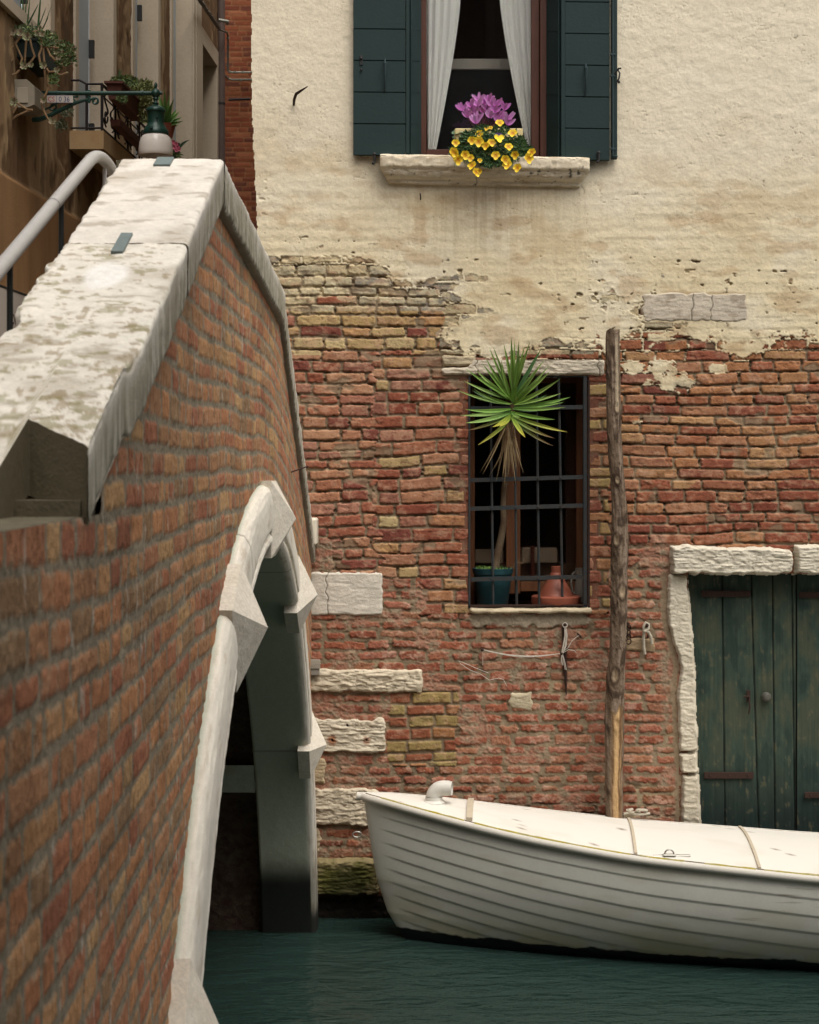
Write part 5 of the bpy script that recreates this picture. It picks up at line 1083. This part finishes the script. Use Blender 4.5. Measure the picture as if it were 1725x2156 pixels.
tips = [(800, 300), (835, 330), (880, 350), (1035, 340), (975, 400), (705, 375), (560, 410), (590, 400), (455, 570), (515, 530), (255, 630), (380, 650), (1205, 530), (1245, 590), (1265, 670), (920, 490), (1395, 755), (1340, 790), (1080, 790), (1400, 930), (1490, 970), (1425, 1035), (1450, 1095), (1320, 1240), (1465, 1385), (1310, 1540), (1330, 1450), (960, 1440), (930, 1210), (165, 890), (245, 785), (375, 865), (255, 1110), (325, 1165), (205, 1190), (275, 1275), (290, 1370), (425, 1530), (575, 1320), (650, 1310), (850, 935), (790, 590), (1160, 430), (1215, 935), (340, 895), (600, 660), (1190, 1105), (700, 520), (1130, 620)]
mb = MB()
for i, (tx, ty) in enumerate(tips):
    bx, by = 1080+rr.uniform(-3, 3), 842+max(0, ty-560)*.03+rr.uniform(-6, 4)
    if ty > 1000: by = 855+ (ty-1000)*.05; bx = 1077
    px, py = 931.5+tx*.18, 655.5+ty*.18; L_ = math.hypot(px-bx, py-by); short = L_ < 60
    off = -.08-(.26 if short else rr.uniform(.02, .20)); 
    if (tx, ty) in ((340, 895), (600, 660), (1215, 935), (1190, 1105), (1160, 430)): off = rr.uniform(.0, .03)-.07
    tip_j = rr.uniform(-.03, .03)
    yel = ty > 1280; c0 = G(rr.choice([(118, 160, 58), (106, 148, 54), (134, 174, 72), (94, 138, 56)])); c1 = G((190, 176, 70)) if yel else G(rr.choice([(140, 168, 84), (120, 156, 70), (150, 176, 96)]))
    if ty in (1540, 1370, 1450): c1 = G((120, 80, 48))
    if off > -.08: c0 = G((60, 96, 50)); c1 = G((70, 104, 54))
    base = P(bx, by, D-.08); tip = P(px, py, D+off); lat = (tip-base).cross(Vector((0, -1, .25)))
    mb.leaf(base, tip, rr.uniform(.017, .026)*(1.1 if short else 1), sag=(tip_j*.5, -.01, -.022-abs(tip_j)*.6 if ty > 500 else tip_j*.3), n=10, side=lat, c0=c0, c1=c1, fold=.22, shape=lambda u: min(1, .42+1.9*u)*(1 if u < .45 else max(0, 1-((u-.45)/.55)**1.7)))
mb.build('leaf_crown', m_pl, yuc, cols=True)
mb = MB(); dt = [(415, 1910), (450, 1930), (520, 1960), (610, 2030), (645, 1900), (700, 1970), (720, 2080), (740, 1960), (775, 1930), (830, 1930), (865, 2040), (885, 1900), (965, 1920), (500, 1800), (640, 1780), (930, 1760), (600, 1860)]+[(rr.uniform(690, 900), rr.uniform(1500, 1980)) for _ in range(46)]
for (tx, ty) in dt:
    px, py = 931.5+tx*.18, 655.5+ty*.18; bx, by = 1071+rr.uniform(-9, 12), rr.uniform(884, 905); mid = (px+bx)/2+(bx-px)*-.06
    c = G(rr.choice([(150, 122, 88), (128, 98, 68), (172, 148, 110), (112, 84, 60)])); a = P(bx, by, D-.085+rr.uniform(-.02, .02)); b = P(px, py, D-.07+rr.uniform(-.04, .03))
    mb.leaf(a, b, rr.uniform(.006, .013), sag=((px-bx)*.0004*-1, -.01, .02), n=7, side=(1, rr.uniform(-.5, .5), 0), c0=c, c1=G((176, 152, 112)), fold=.5, shape=lambda u: max(.1, 1-u**2))
mb.build('dead_leaves', m_pl, yuc, cols=True)
# dry twigs
mb = MB()
for k in range(9):
    p = P(1080+rr.uniform(-6, 4), 1196, D+.13); pts = [p]
    for j in range(6): p = p+Vector((rr.uniform(.0, .03), rr.uniform(-.012, .006), rr.uniform(-.012, .03))); pts.append(p)
    mb.tube(pts, .0011, 3)
mb.build('dry_twigs', mat('twig', (140, 116, 86), rough=.9), yuc)
# terracotta cone & glass jug
tc_ = thing('terracotta_cone_pot', (X_(1171), D+.15, Z_(1272)), 'upturned cone-shaped terracotta cooking pot standing on the barred window ledge', 'pot')
m_ter = mat('terracotta', (150, 84, 64), rough=.5, var=[(12, .2, None)]); dq = D+.13; sc_ = dq/F; zb_ = E+(965-1272)*sc_
mb = MB(); mb.lathe([(0, 0), (50*sc_, 0), (52*sc_, 4*sc_), (52*sc_, 16*sc_), (49*sc_, 18*sc_), (38*sc_, 18.5*sc_)], (X_(1171, dq), dq, zb_), 40); mb.build('dish', m_ter, tc_, smooth=True)
mb = MB(); mb.lathe([(38*sc_, 18*sc_), (35*sc_, 22*sc_), (27*sc_, 36*sc_), (18*sc_, 52*sc_), (12*sc_, 63*sc_), (11*sc_, 66*sc_), (10*sc_, 67*sc_), (10.5*sc_, 79*sc_), (8*sc_, 80*sc_), (7*sc_, 72*sc_), (0, 71*sc_)], (X_(1171, dq), dq, zb_), 40); mb.build('cone_lid', m_ter, tc_, smooth=True)
jug = thing('glass_jug', (X_(1222), D+.2, Z_(1266)), 'cloudy clear jug with a handle in the right corner of the barred window', 'jug')
m_jug = mat('cloudy_plastic', (188, 182, 168), rough=.25, k=.8, Transmission_Weight=.6, IOR=1.2); dq = D+.2; sc_ = dq/F
mb = MB(); mb.lathe([(0, 0), (13*sc_, 0), (15*sc_, 3*sc_), (16*sc_, 30*sc_), (13*sc_, 60*sc_), (15*sc_, 72*sc_), (14*sc_, 72*sc_), (12*sc_, 60*sc_)], (X_(1226, dq), dq, E+(965-1268)*sc_), 24); mb.build('body', m_jug, jug, smooth=True)
mb = MB(); mb.tube([P(1214, 1202, dq), P(1206, 1208, dq), P(1203, 1225, dq), P(1205, 1245, dq), P(1213, 1252, dq)], .007, 8); mb.build('handle', m_jug, jug, smooth=True)
# -- window flowers
fl = thing('flower_planter', (X_(1036), D-.03, Z_(333)), 'cream planter full of trailing yellow pansies on the window sill', 'planter')
dq = D-.02; mb = MB(); mb.box((X_(957, dq), D-.085, Z_(333, dq)), (X_(1100, dq), D+.06, Z_(274, dq)), ch=.006); mb.build('planter_box', mat('cream_plastic', (226, 206, 150), rough=.5, var=[(6, .1, None)]), fl)
mb = MB(); yfl = []
def mound(rng, px0, px1, top, bot, n):
    for i in range(n):
        u = rng.random(); px = px0+(px1-px0)*u; tp = top+(bot-top)*.62*abs(2*u-1)**2.4; py = tp+(bot-8*math.sin(u*9)-tp)*rng.random()**.8; d = D-.06-.15*math.sin(math.pi*min(max(u, .05), .95))*(.5+.5*rng.random())*(1-.25*(py < tp+10))
        c = P(px, py, d); a = rng.uniform(0, 6.28); sh_ = rng.uniform(.5, 1.25); g_ = rng.choice([(74, 108, 58), (94, 128, 70), (58, 90, 52), (112, 142, 86), (66, 100, 60)])
        for k in range(4):
            a += 1.57+rng.uniform(-.4, .4); t = Vector((math.cos(a), -.45, math.sin(a)*.8+.15))*rng.uniform(.018, .032); mb.leaf(c, c+t, .013*sh_, n=3, c0=G(tuple(v*.8 for v in g_)), c1=G(g_), fold=.3)
mound(rr, 951, 1118, 264, 345, 620)
for i in range(26):   # trailing stems
    px = rr.uniform(955, 1120); c = P(px, rr.uniform(318, 335), D-.14); e = P(px+rr.uniform(-6, 6), rr.uniform(338, 360), D-.16); mb.leaf(c, e, .006, n=3, c0=G((84, 110, 60)), c1=G((100, 130, 70)))
mb.build('pansy_foliage', m_pl, fl, cols=True)
def petal(mb, c, dr, up, L, W, c0, c1, cup=.25, n=5):
    dr = dr.normalized(); sd = dr.cross(up).normalized(); b0 = len(mb.v)
    for i in range(n+1):
        u = i/n; w_ = W*math.sin(math.pi*min(.98, .12+u*.80))**.7; p = c+dr*L*u+up*cup*L*u*u
        for k in (-1, -.5, 0, .5, 1): mb.v.append(tuple(p+sd*w_*.5*k+up*abs(k)**2*W*.10)); cc = tuple(c0[j]*(1-u)+c1[j]*u for j in range(3)); mb.c.append(cc)
    for i in range(n):
        for k in range(4): a = b0+i*5+k; mb.f.append((a, a+1, a+6, a+5))
def pansy(c, r, nrm, purple=False):
    mb = MB(); nrm = Vector(nrm).normalized(); u = nrm.cross(Vector((0, 0, 1))).normalized(); v = u.cross(nrm); y1, y2 = G((250, 215, 30)), G((255, 226, 50))
    for k, a in enumerate((1.0, 2.14, 0.05, 3.1, -1.57)):
        cc = G((90, 70, 120)) if (purple and k < 2) else y2
        dr = u*math.cos(a)+v*math.sin(a); petal(mb, Vector(c)+nrm*(.001*k), dr, nrm, r*(1.12 if k == 4 else 1), r*1.05, G((190, 120, 12)) if not purple else cc, cc, .18)
    return mb.build('flower', m_pl, fl, smooth=True, cols=True)
pz = [(858, 683), (710, 793), (800, 778), (838, 785), (843, 742), (880, 715), (903, 710), (878, 808), (908, 792), (1003, 815), (1026, 740), (948, 762), (705, 858), (722, 885), (762, 858), (791, 875), (843, 890), (802, 918), (932, 862), (984, 886), (997, 914), (1040, 858), (1054, 930), (1113, 876), (1133, 845), (824, 955), (845, 948), (696, 842)]
for (zx, zy) in pz:
    px, py = (1000+zx/1.816)*.69, zy/1.816*.69; pu = (zx, zy) == (948, 762)
    if (zx, zy) == (858, 683): zx, zy = 953, 683; px, py = (1000+zx/1.816)*.69, zy/1.816*.69
    pansy(P(px, py, D-.235+(.05 if zy < 760 else 0)+.02*rr.random()), .0275*rr.uniform(.85, 1.15) if zy not in (715, 710, 890, 948) else .015, (rr.uniform(-.6, .6), -1, rr.uniform(-.2, .6)), pu)
cyc = thing('potted_cyclamen', (X_(1018), D, Z_(333)), 'pink violet cyclamen blooming above the yellow pansies in the window', 'potted plant')
mb = MB()
for i in range(26):
    a = rr.uniform(0, 6.28); r = rr.uniform(.03, .15); c = P(1015, 285, D-.02)+Vector((r*math.cos(a), r*.5*math.sin(a)-.03, rr.uniform(-.01, .06)-r*.3)); up = Vector((math.cos(a)*.7, math.sin(a)*.5-.5, .8)).normalized(); petal(mb, c, Vector((math.cos(a), math.sin(a)*.7, -.1)), up, .06, .065, G((58, 88, 62)), G((96, 124, 92)), -.2)
mb.build('leaves', m_pl, cyc, cols=True)
mb = MB(); mb.lathe([(0, 0), (.05, 0), (.065, .11), (.07, .12), (.06, .12)], P(1015, 331, D+.0), 20); mb.build('pot', m_ter, cyc, smooth=True)
cz_ = [(745, 595), (838, 545), (890, 545), (795, 575), (830, 570), (775, 632), (815, 610), (830, 650), (860, 605), (880, 590), (905, 570), (935, 570), (980, 590), (925, 605), (900, 635), (935, 630), (960, 635), (1000, 645), (998, 675), (820, 665), (870, 560), (915, 590), (945, 660), (800, 600)]
for (zx, zy) in cz_:
    px, py = (1000+zx/1.816)*.69, zy/1.816*.69; c = P(px, py+7, D-.06+rr.uniform(-.06, .05)); mb = MB(); col0 = G((222, 120, 212)); col1 = G(rr.choice([(244, 176, 240), (248, 190, 244), (238, 160, 232)]))
    lean = (px-1018)/70
    for k in range(5):
        a = k*1.257+rr.uniform(-.5, .5); dr = Vector((math.cos(a)*.75+lean*.4, -.12+.1*math.sin(a), .75+.35*math.sin(a))); petal(mb, c+Vector((0, -.004*k, 0)), dr, Vector((.3*math.cos(a), -1, .25)).normalized(), rr.uniform(.036, .052), .021, col0, col1, .3)
    f_ = mb.build('flower', m_pl, cyc, smooth=True, cols=True)
    mb = MB(); b_ = P(1016+lean*8, 285, D-.03); mb.tube([b_, (b_+c)/2+Vector((lean*.01, 0, .01)), c+Vector((0, 0, .004))], .0018, 4, col=G((110, 60, 70))); mb.build('stem', m_pl, f_, cols=True)
# -- plants on the brown house
def ZP(zx, zy, d): return P(zx*.144, zy*.144, d)
succ = thing('hanging_succulents', wp(12.3, .2, 5.8), 'trailing succulents and herbs spilling from a dark window box on the brown house', 'potted plant')
mb = MB(); a = P(14, 124, 12.3); b = P(84, 82, 12.3); mb.box((a.x, 12.28, a.z), (b.x, 12.9, b.z), ch=.01); mb.box((a.x-.01, 12.27, b.z-.02), (b.x+.01, 12.91, b.z), ch=.004); mb.build('window_box', mat('dark_green_box', (30, 48, 46), rough=.6, var=[(10, .3, None)]), succ)
mb = MB(); ST = [[(200, 660), (165, 700), (190, 850), (120, 960), (90, 1060), (100, 1150)], [(300, 530), (230, 640), (290, 780), (325, 850), (300, 930)], [(390, 560), (380, 640), (360, 900)], [(440, 570), (460, 680), (510, 820), (440, 920)], [(600, 540), (610, 700), (570, 800), (590, 920)], [(630, 700), (640, 800), (650, 920)], [(690, 990), (700, 1150), (720, 1280), (640, 1430)], [(650, 1020), (670, 1180), (690, 1240), (740, 1290)], [(610, 1450), (620, 1560), (660, 1660), (710, 1750)], [(290, 1020), (230, 1080), (110, 1110)], [(60, 1230), (80, 1300), (150, 1430)], [(250, 1540), (200, 1640), (150, 1720), (145, 1770), (250, 1690), (400, 1625), (480, 1600)], [(230, 1490), (320, 1550), (400, 1600), (480, 1605)], [(680, 1000), (720, 1050), (790, 1045)], [(840, 1080), (900, 1095), (990, 1055)], [(640, 690), (760, 690), (860, 700)], [(690, 700), (730, 800), (810, 880)], [(480, 465), (560, 450), (600, 420)], [(640, 540), (740, 500), (790, 480)], [(320, 520), (220, 640), (130, 690)]]
for k, s in enumerate(ST): mb.tube([ZP(x, y, 12.12+.02*(k % 4)) for x, y in s], .008, 6, col=G((150, 122, 92)))
mb.build('trailing_stems', m_wood, succ, smooth=True, cols=True)
for (zx, zy, r) in [(400, 540, 75), (360, 965, 70), (455, 950, 50), (640, 960, 62), (835, 1025, 50), (100, 1160, 65), (205, 1490, 75), (640, 1470, 52), (770, 1770, 62), (990, 1058, 18), (590, 410, 40), (120, 690, 30), (1120, 960, 30), (860, 850, 40), (820, 770, 35), (790, 480, 30), (190, 470, 70), (300, 480, 60), (620, 500, 50), (540, 490, 40)]:
    mb = MB(); c = ZP(zx, zy, 12.1); R0 = r*.144*12.1/F
    for k in range(15):
        a = k*2.4; rad = R0*(1 if k > 6 else .55); dr = Vector((math.cos(a), -.35 if k > 6 else -.9, math.sin(a))); petal(mb, c, dr, Vector((0, -1, 0.2)), rad, rad*.55, G((150, 134, 112)), G(rr.choice([(150, 150, 112), (172, 150, 130), (134, 146, 104)])), .3)
    mb.build('rosette', m_pl, succ, cols=True, smooth=True)
def fluff(mb, cx, cy, rx, ry, d, n, cols_, ls=.03, wd=.012, dj=.1, seed=0):
    r_ = random.Random(seed)
    for i in range(n):
        a = r_.uniform(0, 6.28); q = math.sqrt(r_.random()); c = P(cx+rx*q*math.cos(a), cy+ry*q*math.sin(a), d+r_.uniform(-dj, dj)); g = r_.choice(cols_)
        for k in range(2): t = Vector((r_.uniform(-1, 1), r_.uniform(-1, .3), r_.uniform(-.6, 1))).normalized()*ls*r_.uniform(.6, 1.3); mb.leaf(c, c+t, wd, n=2, c0=G(tuple(v*.75 for v in g)), c1=G(g))
GR = [(120, 140, 84), (96, 122, 66), (136, 156, 92), (80, 104, 60)]; GR2 = [(130, 138, 104), (112, 124, 92), (150, 150, 118)]
mb = MB(); fluff(mb, 60, 66, 32, 12, 12.2, 170, GR+GR2, seed=1); fluff(mb, 100, 82, 18, 16, 12.2, 150, GR, seed=2); fluff(mb, 135, 115, 26, 26, 12.3, 330, GR+[(150, 120, 100)], seed=3); fluff(mb, 112, 168, 9, 12, 12.2, 60, GR, seed=4); fluff(mb, 14, 86, 8, 14, 12.2, 60, GR, seed=5); fluff(mb, 140, 236, 14, 9, 12.95, 70, GR2, seed=6, dj=.05); fluff(mb, 130, 264, 11, 12, 12.95, 70, GR2, seed=7, dj=.05); mb.build('bushy_herbs', m_pl, succ, cols=True)
mb = MB()
for (bx, by, tx, ty, wz) in [(320, 420, 300, -60, 24), (345, 400, 330, -60, 26), (360, 380, 390, -60, 20), (400, 360, 440, -60, 20), (400, 370, 570, 40, 24), (490, 440, 460, 310, 18), (550, 440, 590, -60, 26), (560, 400, 600, -60, 22), (570, 380, 680, 90, 16), (620, 420, 710, 240, 18), (640, 400, 760, 60, 12), (290, 410, 190, 200, 20)]:
    mb.leaf(ZP(bx, by, 12.4), ZP(tx, ty, 12.35), wz*.144*12.3/F, n=6, side=(1, .3, 0), c0=G((62, 98, 62)), c1=G((84, 116, 74)), shape=lambda u: 1-u**3*.9)
mb.build('grass_blades', m_pl, succ, cols=True)
tp = thing('terracotta_planter', wp(14.6, .3, 5.76), 'terracotta planter of trailing green plants hung on the balcony railing behind the lamp arm', 'planter')
mb = MB()
def pb(mb, d0, d1, o0, o1, z0, z1, ins=.02):
    vs = [wp(d0+ins, o0+ins, z0), wp(d1-ins, o0+ins, z0), wp(d1-ins, o1-ins, z0), wp(d0+ins, o1-ins, z0), wp(d0, o0, z1), wp(d1, o0, z1), wp(d1, o1, z1), wp(d0, o1, z1)]
    mb.add(vs, [(0, 1, 2, 3), (4, 7, 6, 5), (0, 4, 5, 1), (1, 5, 6, 2), (2, 6, 7, 3), (3, 7, 4, 0)])
pb(mb, 14.05, 15.0, .265, .40, 5.76, 5.90); qbox(mb, 14.03, 15.02, .255, .41, 5.885, 5.905); mb.build('planter_box', mat('terracotta_dull', (104, 62, 52), rough=.8, var=[(8, .25, None)]), tp)
mb = MB(); fluff(mb, 262, 172, 28, 9, 14.4, 260, GR+[(150, 164, 90)], .04, .014, .25, 21); fluff(mb, 300, 188, 24, 18, 14.9, 330, [(140, 150, 84), (120, 134, 74), (156, 160, 96)], .04, .012, .2, 22); fluff(mb, 306, 225, 18, 36, 14.9, 420, [(134, 138, 78), (112, 122, 66), (150, 150, 90)], .04, .012, .2, 23); fluff(mb, 258, 208, 10, 8, 14.0, 70, GR, .03, .01, .05, 24)
for k in range(9): mb.leaf(P(246+rr.uniform(-5, 6), 172, 14.3), P(248+rr.uniform(-9, 9), rr.uniform(142, 158), 14.3), .014, n=4, side=(1, .2, 0), c0=G((70, 100, 66)), c1=G((84, 112, 72)))
mb.build('foliage', m_pl, tp, cols=True)
tp2 = thing('terracotta_planter', wp(14.6, .3, 5.5), 'empty-looking lower terracotta trough hung beneath the plant-filled one on the balcony railing', 'planter')
mb = MB(); pb(mb, 14.2, 15.6, .265, .36, 5.57, 5.62, .01); mb.build('trough', MATS['terracotta_dull'], tp2)
tag(tp, group='planters on the balcony railing'); tag(tp2, group='planters on the balcony railing')
ag = thing('spiky_potted_plant', (P(352, 285, 16.2)), 'spiky strap-leaved green plant in a pot right behind the lamp head', 'potted plant')
mb = MB(); mb.lathe([(0, 0), (.06, 0), (.09, .12), (.095, .13), (.08, .13)], P(350, 290, 16.2), 16); mb.build('pot', m_ter, ag, smooth=True)
mb = MB()
for (tx, ty, wz) in [(333, 188, 8), (346, 186, 9), (357, 196, 8), (362, 215, 12), (372, 228, 12), (383, 244, 9), (386, 252, 8), (376, 262, 8), (318, 210, 8), (325, 230, 8), (366, 205, 9), (340, 205, 9), (378, 232, 9)]:
    mb.leaf(P(349+rr.uniform(-3, 3), 262, 16.2), P(tx, ty, 16.1+rr.uniform(-.1, .2)), wz*16.2/F, sag=(0, 0, -.02), n=6, c0=G((66, 104, 50)), c1=G((110, 148, 72)), shape=lambda u: min(1, .5+u)*(1-u**2.5))
mb.build('strap_leaves', m_pl, ag, cols=True)
pk = thing('pink_potted_flowers', P(362, 325, 16.0), 'pink flowers and dry stems in a low pot beside the lamp bowl', 'potted plant')
mb = MB(); mb.lathe([(0, 0), (.08, 0), (.10, .10), (.09, .10)], P(352, 330, 16.0), 16); mb.build('pot', m_ter, pk, smooth=True)
mb = MB(); fluff(mb, 362, 322, 14, 14, 15.9, 130, GR, .05, .018, .1, 31); mb.leaf(P(372, 318, 15.9), P(400, 300, 15.9), .03, sag=(0, 0, .05), n=6, c0=G((50, 70, 54)), c1=G((70, 90, 66))); mb.build('foliage', m_pl, pk, cols=True)
mb = MB()
for (x, y) in ((362, 304), (366, 310), (371, 303), (374, 309), (372, 316), (377, 314), (365, 299)):
    for k in range(6): a = k*1.05; petal(mb, P(x, y, 15.8), Vector((math.cos(a), -.3, math.sin(a))), Vector((0, -1, .1)), .022, .018, G((190, 80, 110)), G((216, 120, 140)), .2)
mb.build('blossoms', m_pl, pk, cols=True)
# ================================================================ ROPES, NAILS, JUNCTION BOX ON THE BRICK WALL
m_str = mat('white_string', (214, 204, 190), rough=.9, var=[(90, .2, None)])
nl = thing('iron_spike', (X_(1188), D, Z_(1330)), 'long rusty iron spike holding loops of white string on the brick wall', 'spike')
mb = MB(); mb.tube([(X_(1188), D+.01, Z_(1314)), (X_(1188), D-.06, Z_(1313))], .006, 6); mb.ball((X_(1188), D-.062, Z_(1313)), .011, 8); mb.build('nail', m_rust, nl)
mb = MB(); mb.tube([(X_(1186), D-.02, Z_(1314)), (X_(1189), D-.022, Z_(1380)), (X_(1191), D-.022, Z_(1430)), (X_(1192), D-.018, Z_(1463))], [.011, .012, .009, .003], 6); mb.build('hanging_bar', mat('blackened_iron', (44, 32, 26), rough=.9, bump=(70, .003), var=[(60, .4, (84, 50, 34))]), nl)
mb = MB(); mb.tube([(X_(1181), D+.01, Z_(1374)), (X_(1181), D-.05, Z_(1374))], .006, 6); mb.ball((X_(1181), D-.052, Z_(1374)), .010, 8); mb.build('nail', m_rust, nl)
st = thing('string', (X_(1100), D-.03, Z_(1376)), 'loose white string sagging between nails and tied to the iron spike', 'string')
mb = MB()
for k in range(3): mb.tube([(X_(x), D-.045, Z_(y+k*1.2*math.sin((x-1015)/166*3.14))) for x, y in [(1015+166*t, 1366+8*t+9*math.sin(math.pi*t)) for t in np.linspace(0, 1, 20)]], .0022, 5)
for k in range(8):
    r_ = random.Random(k); dx = r_.uniform(-3, 3); pts = [(X_(1188+dx*.5), D-.062, Z_(1312)), (X_(1190+dx), D-.06, Z_(1335)), (X_(1187+dx*1.4), D-.056, Z_(1358)), (X_(1182+dx*.6), D-.055, Z_(1374))]
    if k > 3: pts += [(X_(1184+dx*2), D-.05, Z_(1390)), (X_(1187+dx*2.6), D-.045, Z_(1396+r_.uniform(0, 16)))]
    mb.tube(pts, .0022, 5)
mb.tube([(X_(1188+5*math.cos(t)), D-.064, Z_(1314+5*math.sin(t))) for t in np.linspace(0, 6.5, 14)], .003, 5)
mb.tube([(X_(x), D-.045, Z_(y)) for x, y in ((1183, 1372), (1195, 1362), (1203, 1348), (1212, 1340), (1220, 1336))], .0022, 5); mb.tube([(X_(x), D-.045, Z_(y)) for x, y in ((1183, 1374), (1196, 1366), (1208, 1368), (1212, 1372))], .002, 5)
mb.tube([(X_(1016), D-.04, Z_(1368)), (X_(1016.5), D-.03, Z_(1400))], .0016, 4)
mb.tube([(X_(x), D-.022, Z_(y)) for x, y in ((1028, 1416), (1000, 1405), (975, 1394), (966, 1391), (970, 1397), (990, 1410), (1013, 1419), (1030, 1431), (1050, 1427), (1060, 1430), (1067, 1444))], .0018, 5)
mb.build('strands', m_str, st, smooth=True)
for (x, y, dx, dy, lab) in ((1015, 1366, 0, 0, 'dark round nail at the left end of the sagging string'), (1215, 1333, 6, 5, 'long tilted nail right of the iron spike'), (1359, 1700, 0, 4, 'rusty peg in the brick wall low down beside the pole')):
    mb = MB(); mb.tube([(X_(x), D+.01, Z_(y)), (X_(x+dx), D-.06, Z_(y+dy))], .006, 6); mb.ball((X_(x+dx), D-.062, Z_(y+dy)), .010 if dx == 0 else .007, 8); tag(mb.build('nail', m_rust, None), lab, 'nail')
ro_ = thing('rope_loop', (X_(1359), D-.03, Z_(1378)), 'thick pale rope knotted over a hook right of the mooring pole', 'rope')
mb = MB(); mb.tube([(X_(x), D-.06+o, Z_(y)) for x, y, o in ((1357, 1376, .03), (1354, 1362, .02), (1353, 1342, .01), (1354, 1326, 0), (1353, 1316, 0), (1357, 1309, 0), (1363, 1312, 0), (1362, 1321, -.01), (1355, 1325, -.02), (1362, 1328, 0), (1368, 1338, .01), (1371, 1354, .02))], .0095, 8); mb.build('rope', m_rope, ro_, smooth=True)
mb = MB(); mb.tube([(X_(1359), D+.01, Z_(1315)), (X_(1359), D-.08, Z_(1314))], .007, 6); mb.ball((X_(1359), D-.082, Z_(1314)), .011, 8); mb.tube([(X_(1359+4*math.cos(t)), D-.04, Z_(1334+9*math.sin(t))) for t in np.linspace(0, 6.3, 12)], .004, 5); mb.build('hook', m_rust, ro_)
mb = MB()
for (cy0, r_) in ((1320, 4), (1330, 3.4), (1339, 4), (1349, 5)): mb.tube([(X_(1322+r_*math.cos(t)), D-.05+.01*math.sin(t), Z_(cy0+6*math.sin(t))) for t in np.linspace(0, 6.3, 12)], .004, 5)
mb.tube([(X_(1322), D+.01, Z_(1312)), (X_(1322), D-.06, Z_(1312))], .006, 6); tag(mb.build('chain', m_rust, None), 'short rusty chain hanging from the bricks just right of the mooring pole', 'chain')
jb_ = thing('junction_box', (X_(664), D-.03, Z_(1419)), 'small grey junction box with a hatched lid in the corner beside the bridge', 'box')
mb = MB(); mb.box((X_(651), D-.075, Z_(1419)), (X_(674), D, Z_(1388)), ch=.004); mb.build('case', mat('grey_plastic', (150, 144, 132), rough=.6), jb_)
mb = MB(); mb.box((X_(653), D-.082, Z_(1405)), (X_(676), D-.076, Z_(1386)), ch=.002)
for k in range(5): x = 655+k*4; mb.tube([(X_(x), D-.083, Z_(1403)), (X_(x+6), D-.083, Z_(1393))], .0022, 4)
mb.build('lid', mat('grey_plastic_light', (172, 164, 150), rough=.6), jb_)
